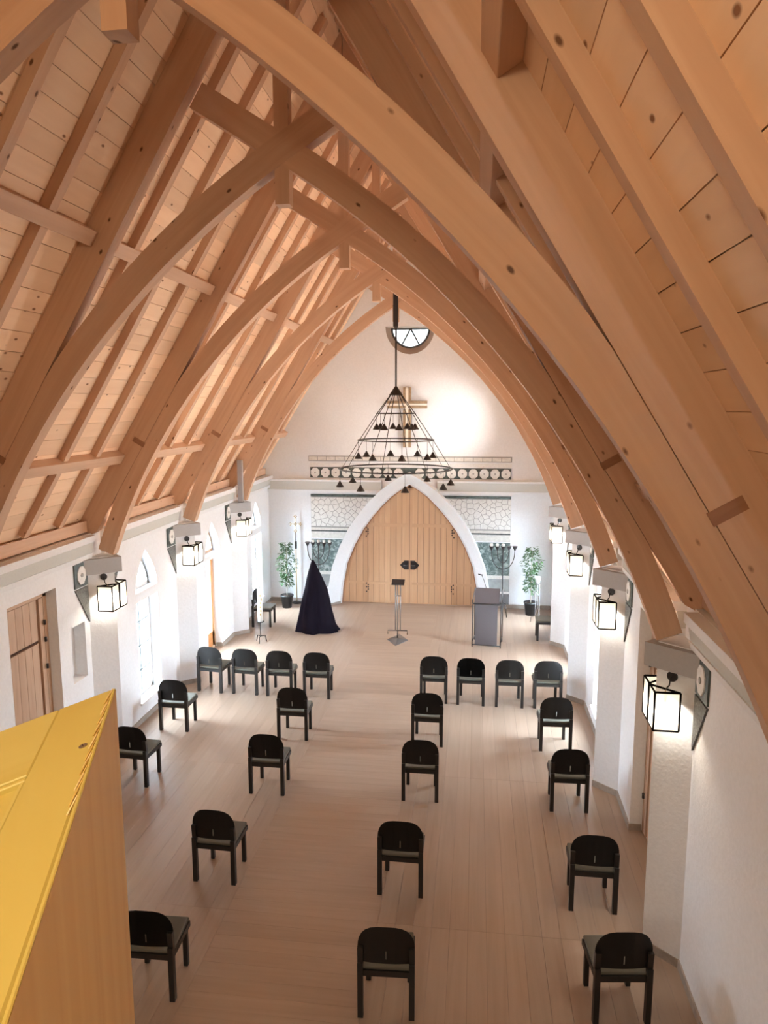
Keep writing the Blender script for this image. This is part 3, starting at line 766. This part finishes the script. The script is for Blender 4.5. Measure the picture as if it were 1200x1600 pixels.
# small white spotlights standing on the capitals behind the brace feet, washing the opposite roof slope
m_lens = emit('spotlight_lens', (1.0, 0.86, 0.66), 6.0)
def roof_spot(sg, yk, label):
    o = thing('spotlight', (sg*(WX-0.09), yk+0.245, 2.95), label, 'spotlight', 'white spotlights on the pier capitals')
    d = (V((-sg*2.3, yk+0.1, 6.3))-V(o.location)).normalized(); c = V((0, 0, 0.10))
    b = MB(); b.lathe([(0.04, 0.0), (0.04, 0.012), (0.012, 0.016), (0.012, 0.10)], n=12); b.build('foot', m_white, o)
    b = MB(); b.tube([c-d*0.045, c+d*0.055], 0.036, 14); h = b.build('lamp_head', m_white, o)
    b = MB(); b.tube([c+d*0.0545, c+d*0.058], 0.030, 14); b.build('lens', m_lens, h)
    l = bpy.data.lights.new('spotlight_bulb', 'SPOT'); l.energy = SPOT_W; l.color = (1.0, 0.85, 0.70); l.spot_size = radians(125); l.spot_blend = 0.7; l.shadow_soft_size = 0.05
    lo = bpy.data.objects.new('spotlight_bulb', l); COL.objects.link(lo); lo.parent = o
    lo.location = c+d*0.075; lo.rotation_euler = d.to_track_quat('-Z', 'Y').to_euler()
SPOT_W = 100
for i, yk in enumerate(YT[1:]): roof_spot(1, yk, 'small white spotlight behind the brace foot on the %s right-hand pier' % nm[i])
for i, yk in enumerate(YT[2:]): roof_spot(-1, yk, 'small white spotlight behind the brace foot on the %s left-hand pier' % ['nearest', 'middle', 'farthest'][i])

# ------------------------------------------------------------------ cross on the end wall
cr = thing('wall_cross', (-0.015, YE, 4.0), 'bronze and pale glass cross hung high on the white end wall', 'cross')
def cbar(a0, a1, b0, b1, y0, y1, mat, nm_):
    m_ = MB(); m_.box(a0, a1, y0, y1, b0, b1); m_.build(nm_, mat, cr, bevel=0.004, seg=1)
for s2 in (-1, 1):
    cbar(min(s2*0.035, s2*0.095), max(s2*0.035, s2*0.095), 0.0, 0.92, -0.15, -0.02, m_gold, 'upright_slat')
    cbar(min(s2*0.035, s2*0.095), max(s2*0.035, s2*0.095), 1.135, 1.45, -0.15, -0.02, m_gold, 'upright_slat')
    for s3 in (-1, 1):
        z0, z1 = (1.035+s3*0.025, 1.035+s3*0.09)
        cbar(min(s2*0.035, s2*0.485), max(s2*0.035, s2*0.485), min(z0, z1), max(z0, z1), -0.15, -0.02, m_gold, 'arm_slat')
    cbar(min(s2*0.035, s2*0.475), max(s2*0.035, s2*0.475), 1.012, 1.058, -0.14, -0.03, m_crosslight, 'arm_strip')
cbar(-0.034, 0.034, 0.01, 1.44, -0.14, -0.03, m_crosslight, 'upright_strip')
cbar(-0.03, 0.03, 0.4, 0.43, -0.02, 0.0, m_steel, 'fixing'); cbar(-0.03, 0.03, 1.2, 1.23, -0.02, 0.0, m_steel, 'fixing')

# ------------------------------------------------------------------ chandelier
ch = thing('chandelier', (0, YT[4], 3.4), 'dark iron chandelier of three rings hung with small cone shades', 'chandelier')
Z0 = 3.4
m_ = MB(); m_.box(-0.047, 0.047, -0.047, 0.047, 6.60-Z0, 7.32-Z0) if False else m_.lathe([(0.045, 6.58-Z0), (0.045, 6.697-Z0)], n=12); m_.build('ceiling_sleeve', m_iron, ch)
m_ = MB(); m_.box(-0.05, 0.05, -0.085, -0.064, 6.6-Z0, 7.30-Z0); m_.build('mounting_plate', m_iron, ch)
m_ = MB(); m_.tube([(0, 0, 6.62-Z0), (0, 0, 5.38-Z0)], 0.02, 10); m_.build('rod', m_iron, ch)
m_ = MB(); m_.lathe([(0.145, 5.22-Z0), (0.14, 5.235-Z0), (0.012, 5.42-Z0)], n=16, smooth=False); m_.build('canopy', m_iron, ch)
RINGS = [(0.405, 4.85, 0.013), (0.79, 4.30, 0.015), (1.18, 3.70, 0.017)]
PH = radians(15)
for r, z, t in RINGS:
    m_ = MB(); m_.tube([(r*cos(i*pi/24), r*sin(i*pi/24), z-Z0) for i in range(48)], t, 6, closed=True); m_.build('ring', m_iron, ch)
for k in range(8):
    a = PH+k*pi/4+pi/8
    m_ = MB(); m_.tube([(0.12*cos(a), 0.12*sin(a), 5.23-Z0), (0.405*cos(a), 0.405*sin(a), 4.85-Z0), (0.79*cos(a), 0.79*sin(a), 4.30-Z0), (1.18*cos(a), 1.18*sin(a), 3.70-Z0)], [0.009, 0.009, 0.008, 0.005], 5); m_.build('suspension_rod', m_iron, ch)
for r, z, t in RINGS:
    for k in range(8):
        a = PH+k*pi/4
        c = (r*cos(a), r*sin(a), z-Z0-0.34 if r > 0.5 else z-Z0-0.34)
        dz = {0.405: -0.335, 0.79: -0.385, 1.18: -0.37}[r]
        c = (r*cos(a), r*sin(a), z-Z0+dz)
        m_ = MB(); m_.lathe([(0.082, 0.0), (0.08, 0.012), (0.012, 0.125)], c, 12, smooth=False); s_ = m_.build('cone_shade', m_iron, ch)
        m_ = MB(); m_.tube([(c[0], c[1], c[2]+0.12), (c[0], c[1], z-Z0)], 0.004, 4); m_.build('wire', m_iron, s_)

# ------------------------------------------------------------------ chairs
def make_chair():
    t = thing('chair', (0, 0, 0), '', 'chair', 'black wooden chairs set out on the floor')
    hw = 0.235; ZB = 0.492
    cols = [-hw, -0.232, -0.222, -0.20, -0.17, -0.13, -0.075, -0.005, 0.005, 0.075, 0.13, 0.17, 0.20, 0.222, 0.232, hw]
    rows = [0, 0.12, 0.34, 0.7, 1.0]
    def ztop(x): return 0.625+0.205*(1-(abs(x)/hw)**3.2)**(1/2.2) if abs(x) < hw else 0.625
    def yb_(x, z): return 0.022*(x/hw)**2-0.012*(z-0.45)/0.36
    bm = bmesh.new(); grid = {}
    for i, x in enumerate(cols):
        for j, r in enumerate(rows):
            z = ZB+(ztop(x)-ZB)*r; grid[i, j] = bm.verts.new((x, yb_(x, z), z))
    for i in range(len(cols)-1):
        for j in range(len(rows)-1):
            if i == 7 and j == 1: continue       # the hand slot
            bm.faces.new((grid[i, j], grid[i+1, j], grid[i+1, j+1], grid[i, j+1]))
    bmesh.ops.solidify(bm, geom=bm.faces[:], thickness=-0.022)
    me = bpy.data.meshes.new('backrest'); bm.to_mesh(me); bm.free(); me.materials.append(m_black); me.uv_layers.new()
    link('backrest', me, t)
    for s2 in (-1, 1):
        x = s2*0.212
        y0 = yb_(x, 0.5)
        b = MB()
        b.extr([(x-0.023, -0.022, 0.0), (x+0.023, -0.022, 0.0), (x+0.023, 0.028, 0.0), (x-0.023, 0.028, 0.0)], (0, 0, 0.50))
        b.extr([(x-0.023, y0-0.022, 0.49), (x+0.023, y0-0.022, 0.49), (x+0.023, y0+0.02, 0.49), (x-0.023, y0+0.02, 0.49)], (0, -0.014, 0.15))
        b.build('leg', m_black, t)
        xf = s2*0.182
        b = MB(); b.box(xf-0.022, xf+0.022, 0.375, 0.42, 0, 0.40); b.build('leg', m_black, t, bevel=0.006)
    b = MB()
    b.box(-0.215, 0.215, -0.005, 0.03, 0.375, 0.425); b.box(-0.205, 0.205, 0.395, 0.425, 0.375, 0.425)
    b.box(-0.225, -0.195, 0.03, 0.42, 0.375, 0.425); b.box(0.195, 0.225, 0.03, 0.42, 0.375, 0.425); b.build('seat_frame', m_black, t)
    b = MB(); b.extr([(-0.224, 0.008, 0.425), (0.224, 0.008, 0.425), (0.212, 0.432, 0.425), (-0.212, 0.432, 0.425)], (0, 0, 0.03)); b.build('seat', m_seat, t, bevel=0.010)
    return t
proto = make_chair(); first = [True]
def chair(a, ang, label):
    if first[0]:
        first[0] = False; proto.location = (*a, 0); proto.rotation_euler = (0, 0, radians(ang)); proto['label'] = label; return proto
    return dup(proto, (*a, 0), radians(ang), label)
rows = [
 ('front row', [((-2.93, 11.77), -6), ((-2.28, 11.74), -3), ((-1.655, 11.72), 0), ((-0.995, 11.715), 0), ((1.02, 11.77), 0), ((1.643, 11.755), -2), ((2.287, 11.742), 1), ((2.92, 11.775), 2)],
  ['leftmost, by the left wall', 'second from the left wall', 'third from the left wall', 'just left of the aisle', 'just right of the aisle', 'second right of the aisle', 'third right of the aisle', 'rightmost, by the right wall']),
 ('second row', [((-2.925, 10.205), -1), ((-1.016, 10.133), 0), ((1.016, 10.174), 0), ((2.89, 10.24), 3)],
  ['far left, under the pointed window', 'just left of the aisle', 'just right of the aisle', 'far right, in the bright window light']),
 ('third row', [((-2.81, 8.56), -4), ((-0.96, 8.562), 0), ((1.03, 8.645), 1), ((2.888, 8.625), 2)],
  ['half hidden behind the golden cabinet', 'just left of the aisle', 'just right of the aisle', 'far right, by the right wall door']),
 ('fourth row', [((-1.004, 6.77), -2), ((0.968, 6.806), 0), ((2.90, 6.802), 0)],
  ['left one', 'middle one', 'right one, by the nearest right pier']),
 ('nearest row', [((-1.02, 5.225), 2), ((1.01, 5.283), 3), ((2.925, 5.468), 7)],
  ['left one, cut by the golden cabinet', 'middle one', 'right one, its seat showing on the left']),
]
for rn, cs, ls in rows:
    for (a, ang), l in zip(cs, ls): chair((a[0], a[1]+0.022), ang, 'black round-backed chair in the %s, %s' % (rn, l))
chair((-3.33, 15.80), -90, 'black chair turned sideways against the left wall beside the white candle')
chair((3.44, 15.55), 90, 'black chair turned sideways at the right wall, back hidden by a pier')

# ------------------------------------------------------------------ music stand in the middle
st = thing('reading_stand', (0.05, 15.06, 0), 'slim iron reading stand on a diamond foot in front of the great door', 'stand')
b = MB(); b.add([(-0.225, 0, 0), (0, -0.40, 0), (0.225, 0, 0), (0, 0.40, 0), (-0.225, 0, 0.008), (0, -0.40, 0.008), (0.225, 0, 0.008), (0, 0.40, 0.008), (0, 0, 0.055)],
      [(3, 2, 1, 0), (0, 1, 5, 4), (1, 2, 6, 5), (2, 3, 7, 6), (3, 0, 4, 7), (4, 5, 8), (5, 6, 8), (6, 7, 8), (7, 4, 8)]); b.build('foot_plate', m_steel, st)
b = MB(); b.tube([(0, 0, 0.04), (0, 0, 0.22)], 0.012, 8); b.build('neck', m_iron, st)
b = MB(); b.tube([(-0.21, 0, 0.13), (-0.21, 0, 0.215), (0.21, 0, 0.215), (0.21, 0, 0.13)], 0.010, 6); b.build('cross_bar', m_iron, st)
for x in (-0.045, 0.0, 0.06):
    b = MB(); b.tube([(x, 0, 0.21), (x, 0, 1.24)], 0.011, 8); b.build('upright_rod', m_steel, st)
b = MB(); b.tube([(-0.06, 0, 0.98), (0.075, 0, 0.98)], 0.010, 6); b.build('clamp', m_iron, st)
b = MB(); b.obox((0.01, 0.02, 1.275), (0.135, 0, 0), (0, 0.09, 0.035), (0, -0.003, 0.009)); b.build('desk_plate', m_iron, st)

# ------------------------------------------------------------------ lectern at the right
le = thing('lectern', (1.65, 14.83, 0), 'grey lectern with a dark panel in a thin metal frame', 'lectern', rz=radians(-6))
W_ = 0.585; D_ = 0.46
for (x, y, h) in ((0, 0, 1.02), (W_, 0, 0.98), (0, D_, 1.15), (W_, D_, 1.15)):
    b = MB(); b.tube([(x, y, 0), (x, y, h)], 0.012, 8); b.build('post', m_iron, le)
for z in (0.045, 0.93):
    b = MB(); b.tube([(0, 0, z), (W_, 0, z)], 0.012, 8); b.build('rail', m_iron, le)
for x in (0, W_):
    b = MB(); b.tube([(x, 0, 0.98), (x, 0.12, 1.02), (x, D_, 1.15)], 0.011, 8); b.build('side_arm', m_steel, le)
    b = MB(); b.tube([(x, 0, 0.10), (x, D_, 0.10)], 0.010, 8); b.build('side_rail', m_iron, le)
b = MB(); b.box(0.055, 0.515, 0.0, 0.018, 0.05, 0.915); b.build('front_panel', m_lect, le)
b = MB(); b.obox((0.285, 0.14, 1.065), (0.255, 0, 0), (0, 0.13, 0.135), (0, -0.007, 0.007)); b.build('reading_desk', m_lect, le)
b = MB(); b.obox((0.285, 0.005, 0.93), (0.27, 0, 0), (0, 0.012, 0), (0, 0, 0.016)); b.build('book_ledge', m_iron, le)
b = MB(); b.tube([(0.25, 0.27, 1.20), (0.19, 0.30, 1.38), (0.14, 0.28, 1.49)], 0.006, 6); mi = b.build('gooseneck', m_iron, le)
b = MB(); b.tube([(0.17, 0.29, 1.475), (0.08, 0.25, 1.50)], 0.012, 8); b.build('microphone', m_iron, mi)

# ------------------------------------------------------------------ candelabra
def candelabrum(x, y, label, candles):
    o = thing('candelabrum', (x, y, 0), label, 'candelabrum', 'five-armed iron candelabra by the end wall')
    b = MB()
    for k in range(3):
        a = radians(-60+k*120); b.tube([(0, 0, 0.32), (0.16*cos(a), 0.16*sin(a), 0.26), (0.22*cos(a), 0.22*sin(a), 0.0)], 0.012, 6)
    b.build('tripod', m_iron, o)
    b = MB(); b.tube([(0, 0, 0.28), (0, 0, 1.62)], 0.013, 8); b.build('stem', m_iron, o)
    for r, zb in ((0.275, 1.13), (0.1375, 1.29)):
        b = MB(); b.tube([(-r*cos(t), 0, 1.62-(1.62-zb)*sin(t)**0.8 if 0 < t < pi else 1.62) for t in [i*pi/16 for i in range(17)]], 0.011, 6); b.build('arm', m_iron, o)
    for k in range(5):
        xx = -0.275+0.1375*k
        b = MB(); b.lathe([(0.006, 1.58), (0.062, 1.685), (0.062, 1.695), (0.05, 1.69)], (xx, 0, 0), 12, smooth=False); c = b.build('cup', m_iron, o)
        if k in candles:
            b = MB(); b.lathe([(0.034, 1.69), (0.034, 1.745), (0.028, 1.75)], (xx, 0, 0), 12); b.build('candle_stub', m_wax, o)
candelabrum(-2.14, 17.22, 'five-armed iron candelabrum left of the great door, behind the draped cloth', (1, 2, 3, 4))
candelabrum(2.345, 17.25, 'five-armed iron candelabrum right of the great door, behind the lectern', (0, 1, 2))

# ------------------------------------------------------------------ black cloth draped over a stand
b = MB(); nz, na = 22, 64
prof = [(0.0, 0.455), (0.05, 0.45), (0.12, 0.43), (0.25, 0.405), (0.45, 0.36), (0.7, 0.315), (0.95, 0.255), (1.2, 0.175), (1.4, 0.10), (1.52, 0.055), (1.59, 0.022)]
cxp = [(0.0, 0.02), (0.5, 0.02), (0.95, 0.035), (1.3, 0.0), (1.6, -0.025)]
def interp(t, x):
    for (a, p), (b_, q) in zip(t, t[1:]):
        if a <= x <= b_: return p+(q-p)*(x-a)/(b_-a)
    return t[-1][1]
vs = []
for i in range(nz+1):
    z = 1.59*i/nz; r = interp(prof, z); k = max(0, 1-z/1.35)
    for j in range(na):
        a = 2*pi*j/na
        fold = 1+k*(0.055*sin(7*a+0.6)+0.035*sin(12*a+2*z)+0.02*sin(17*a+1.3))
        hem = 0.12*max(0, 1-z/0.12)*max(0, cos(a+0.35))**6
        vs.append((interp(cxp, z)+r*fold*cos(a)*1.0+hem, (r*fold*0.95)*sin(a), z if i else 0.006+0.004*sin(5*a)))
fs = [(i*na+j, i*na+(j+1) % na, (i+1)*na+(j+1) % na, (i+1)*na+j) for i in range(nz) for j in range(na)]+[tuple(nz*na+j for j in range(na))]
b.add(vs, fs, None, True)
dc = b.build('draped_cloth', m_cloth); dc.location = (-1.895, 15.62, 0); tag(dc, 'black cloth draped in a tall cone, standing left of the great door', 'cloth')

# ------------------------------------------------------------------ potted figs
def fig(x, y, zt, label, seed, wid):
    o = thing('potted_fig', (x, y, 0), label, 'plant', 'potted figs in the corners')
    b = MB(); b.lathe([(0.115, 0.0), (0.152, 0.29), (0.165, 0.29), (0.165, 0.325), (0.150, 0.325), (0.146, 0.30)], n=20); b.build('pot', m_pot, o)
    b = MB(); b.lathe([(0.14, 0.285), (0.10, 0.30), (0.0, 0.305)], n=16); b.build('soil', m_soil, o)
    b = MB(); b.tube([(0.0, 0, 0.28), (0.008, 0, 0.6), (-0.01, 0.01, 1.0), (0.01, 0, zt-0.15)], [0.014, 0.013, 0.011, 0.006], 7)
    rnd = random.Random(seed)
    lv = MB()
    for i in range(430):
        t = rnd.random(); z = 0.56+(zt-0.56)*t
        env = wid*(0.62+0.38*sin(pi*min(1, t*1.05)))*(0.75+0.25*sin(9*t+seed)) if t < 0.93 else wid*0.45
        a = rnd.random()*2*pi; rr = env*sqrt(rnd.random())
        c = V((rr*cos(a), rr*sin(a), z)); d = V((cos(a)+rnd.uniform(-.5, .5), sin(a)+rnd.uniform(-.5, .5), rnd.uniform(-0.9, 0.35))).normalized()
        s_ = d.cross(V((rnd.uniform(-.4, .4), rnd.uniform(-.4, .4), 1))).normalized(); n_ = s_.cross(d)
        L = rnd.uniform(0.075, 0.12); w2 = L*0.24
        lv.add([c, c+d*L*0.45+s_*w2+n_*0.006, c+d*L-n_*0.012, c+d*L*0.45-s_*w2+n_*0.006, c+d*L*0.45-n_*0.008], [(0, 4, 1), (4, 2, 1), (0, 3, 4), (4, 3, 2)])
        if i % 14 == 0: b.tube([(0.0, 0, max(0.5, z-0.1)), c], 0.004, 4)
    b.build('trunk', m_stem, o)
    f_ = lv.build('foliage', m_leaf, o); f_['kind'] = 'stuff'
fig(-2.98, 17.30, 1.66, 'potted fig with a slim trunk in the left corner of the end wall', 3, 0.27)
fig(3.03, 17.36, 1.66, 'potted fig in the right corner, partly behind the thin candle stand', 8, 0.25)

# ------------------------------------------------------------------ processional cross, paschal candle, candle stand, column loudspeaker
o = thing('processional_cross', (-2.84, 17.74, 0), 'white and gold processional cross on a pole behind the left potted fig', 'cross')
b = MB(); b.lathe([(0.13, 0), (0.13, 0.015), (0.03, 0.04)], n=16); b.build('foot', m_iron, o)
b = MB(); b.tube([(0, 0, 0.02), (0, 0, 1.42)], 0.013, 8); b.build('pole', m_brass, o)
b = MB(); b.tube([(0, 0, 1.42), (0, 0, 1.60)], 0.026, 10); b.build('grip', m_iron, o)
b = MB(); b.tube([(0, 0, 1.60), (0, 0, 1.86)], 0.014, 8); b.build('upper_pole', m_steel, o)
b = MB(); b.box(-0.022, 0.022, -0.012, 0.012, 1.86, 2.24); b.box(-0.135, 0.135, -0.012, 0.012, 2.03, 2.074); c = b.build('cross_head', m_wax, o)
for x, z in ((-0.135, 2.05), (0.135, 2.05), (0, 2.25), (0, 1.87), (0, 2.05)):
    for dx, dz in ((-.03, 0), (.03, 0), (0, .03), (0, -.03)):
        b = MB(); b.lathe([(0.004, -0.014), (0.014, 0), (0.004, 0.014)], (x+dx, -0.016, z+dz), 8); b.build('gold_stud', m_brass, c)

o = thing('paschal_candle', (-2.845, 14.58, 0), 'tall white decorated candle on a three-legged iron stand at left', 'candle')
b = MB()
for k in range(3):
    a = radians(30+k*120); b.tube([(0, 0, 0.13), (0.10*cos(a), 0.10*sin(a), 0.13), (0.125*cos(a), 0.125*sin(a), 0.0)], 0.010, 6)
b.build('tripod', m_iron, o)
b = MB(); b.tube([(0, 0, 0.12), (0, 0, 0.44)], 0.010, 8); b.build('stem', m_iron, o)
b = MB(); b.lathe([(0.03, 0.43), (0.085, 0.445), (0.085, 0.455), (0.06, 0.455)], n=16); b.build('drip_plate', m_iron, o)
b = MB(); b.lathe([(0.055, 0.455), (0.055, 1.19), (0.045, 1.205), (0.004, 1.20)], n=16); cn = b.build('wax_column', m_wax, o)
b = MB(); b.tube([(0, 0, 1.2), (0, 0, 1.225)], 0.003, 5); b.build('wick', m_iron, cn)
for (z, dx) in ((0.62, 0.02), (0.7, 0.03), (0.78, 0.02), (0.87, 0.03), (0.95, -0.01), (0.95, 0.045), (1.03, 0.02)):
    b = MB(); b.box(dx-0.014, dx+0.014, -0.058, -0.05, z-0.022, z+0.022); b.build('gold_ornament', m_brass, cn)

o = thing('candle_stand', (3.14, 16.85, 0), 'thin three-rod candle stand with a white tulip glass before the right potted fig', 'candle stand')
for k in range(3):
    a = radians(90+k*120); x, y = 0.05*cos(a), 0.05*sin(a)
    b = MB(); b.tube([(x, y, 0.90), (x, y, 0.13), (3.2*x, 3.2*y, 0.12), (3.6*x, 3.6*y, 0.0)], 0.009, 6); b.build('leg', m_steel, o)
b = MB(); b.lathe([(0.055, 0.885), (0.06, 0.90)], n=14); b.build('top_plate', m_steel, o)
b = MB(); b.lathe([(0.02, 0.90), (0.05, 0.94), (0.052, 0.98), (0.075, 1.06), (0.07, 1.06), (0.045, 0.98)], n=16); b.build('tulip_glass', m_white, o)

o = thing('column_loudspeaker', (-3.345, YT[4]-0.02, 2.95), 'slim pale grey column loudspeaker standing on the farthest left pier', 'loudspeaker')
b = MB(); b.box(-0.055, 0.055, -0.145, -0.065, 0.02, 0.91); b.build('shell', m_speaker, o, bevel=0.006)
b = MB(); b.box(-0.047, 0.047, -0.149, -0.145, 0.03, 0.90); b.build('grille', plain('grille_grey', (0.36, 0.35, 0.37), 0.7, bump=0.3, bscale=400), o)
b = MB(); b.box(-0.05, 0.05, -0.14, -0.05, 0.0, 0.02); b.build('base', m_iron, o)

# ------------------------------------------------------------------ gallery floor and the golden cabinet beside the camera
mb = MB(); mb.box(-WX, WX, YR, 1.15, 3.30, 3.50)
tag(mb.build('gallery_floor', m_floor), kind='structure')
P0 = V((1.164, 0.94, 4.60)); e2 = V((0.355, -0.935, 0)).normalized(); e1 = V((-0.935, -0.355, -0.316)).normalized()
e1h = V((-0.935, -0.355, 0)); nn = e2.cross(e1).normalized()
if nn.z < 0: nn = -nn
Lb, Wb = 0.92, 0.62
o = thing('cabinet', (P0.x, P0.y, 3.5), 'golden pine cabinet with a sloping panelled lid at the lower left', 'cabinet')
def loc(p): return p-V((P0.x, P0.y, 3.5))
# carcass: sides go down to the gallery floor
tp = [P0+e2*0.002+e1*0.0064-nn*0.021, P0+e2*Lb+e1*0.0064-nn*0.021, P0+e2*Lb+e1*Wb-nn*0.021, P0+e2*0.002+e1*Wb-nn*0.021]
ct = [loc(p) for p in tp]; cb = [V((p.x, p.y, 0.0)) for p in ct]
b = MB()
b.add(ct+cb, [(0, 1, 2, 3), (7, 6, 5, 4), (0, 4, 5, 1), (1, 5, 6, 2), (2, 6, 7, 3), (3, 7, 4, 0)], (0, 0, 1)); b.build('carcass', m_ypine2, o)
sp_ = [loc(P0-nn*0.002), loc(P0+e2*Lb-nn*0.002), loc(P0+e2*Lb+e1*0.0052-nn*0.002), loc(P0+e1*0.0052-nn*0.002)]; sb_ = [V((p.x, p.y, 0.0)) for p in sp_]
b = MB(); b.add(sp_+sb_, [(0, 1, 2, 3), (7, 6, 5, 4), (0, 4, 5, 1), (1, 5, 6, 2), (2, 6, 7, 3), (3, 7, 4, 0)], (0, 0, 1)); b.build('side_board', m_ypine2, o)
def lidpiece(a0, a1, c0, c1, h0, h1, name, mat, g):
    p = P0+e2*(a0+a1)/2+e1*(c0+c1)/2+nn*((h0+h1)/2)
    b = MB(); b.obox(loc(p), e2*((a1-a0)/2), e1*((c1-c0)/2), nn*((h1-h0)/2), g); return b.build(name, mat, o, bevel=0.0015, seg=1)
lidpiece(0.0, Lb, 0.0, 0.0052, -0.002, 0.0, 'edge_lipping', m_ypine, e2)
lidpiece(0.0, Lb, 0.0060, 0.080, -0.02, 0.0, 'lid_stile', m_ypine, e2)
lidpiece(0.0, 0.19, 0.0803, Wb, -0.02, 0.0, 'lid_rail', m_ypine, e1)
lidpiece(0.191, Lb, 0.081, Wb, -0.02, -0.009, 'lid_panel', m_ypine, e2)
lidpiece(0.191, 0.199, 0.081, Wb, -0.012, -0.002, 'panel_moulding', m_ypine, e1)
lidpiece(0.200, Lb, 0.081, 0.088, -0.012, -0.002, 'panel_moulding', m_ypine, e2)
for i in range(19):
    p = P0+e2*(0.018+0.0165*i)+e1*(0.0058+0.0012*(i % 2))+nn*0.0002
    dd = (e2*0.992+e1*0.12).normalized()
    b = MB(); b.obox(loc(p), dd*0.017, dd.cross(nn)*0.0008, nn*0.0006, dd); b.build('finger_joint', m_endgrain if i % 3 else m_ypine2, o)
sc = loc(P0+e2*0.170+e1*0.0184)
b = MB(); u, v_ = e1, e2
b.extr([sc+(u*cos(i*pi/10)+v_*sin(i*pi/10))*0.0052 for i in range(20)], nn*0.0012); s_ = b.build('screw', m_disc, o)
b = MB(); dd = (u*0.3+v_*-0.95).normalized(); b.obox(sc+nn*0.0012, dd*0.004, dd.cross(nn)*0.0006, nn*0.0003); b.build('screw_slot', m_groove, s_)
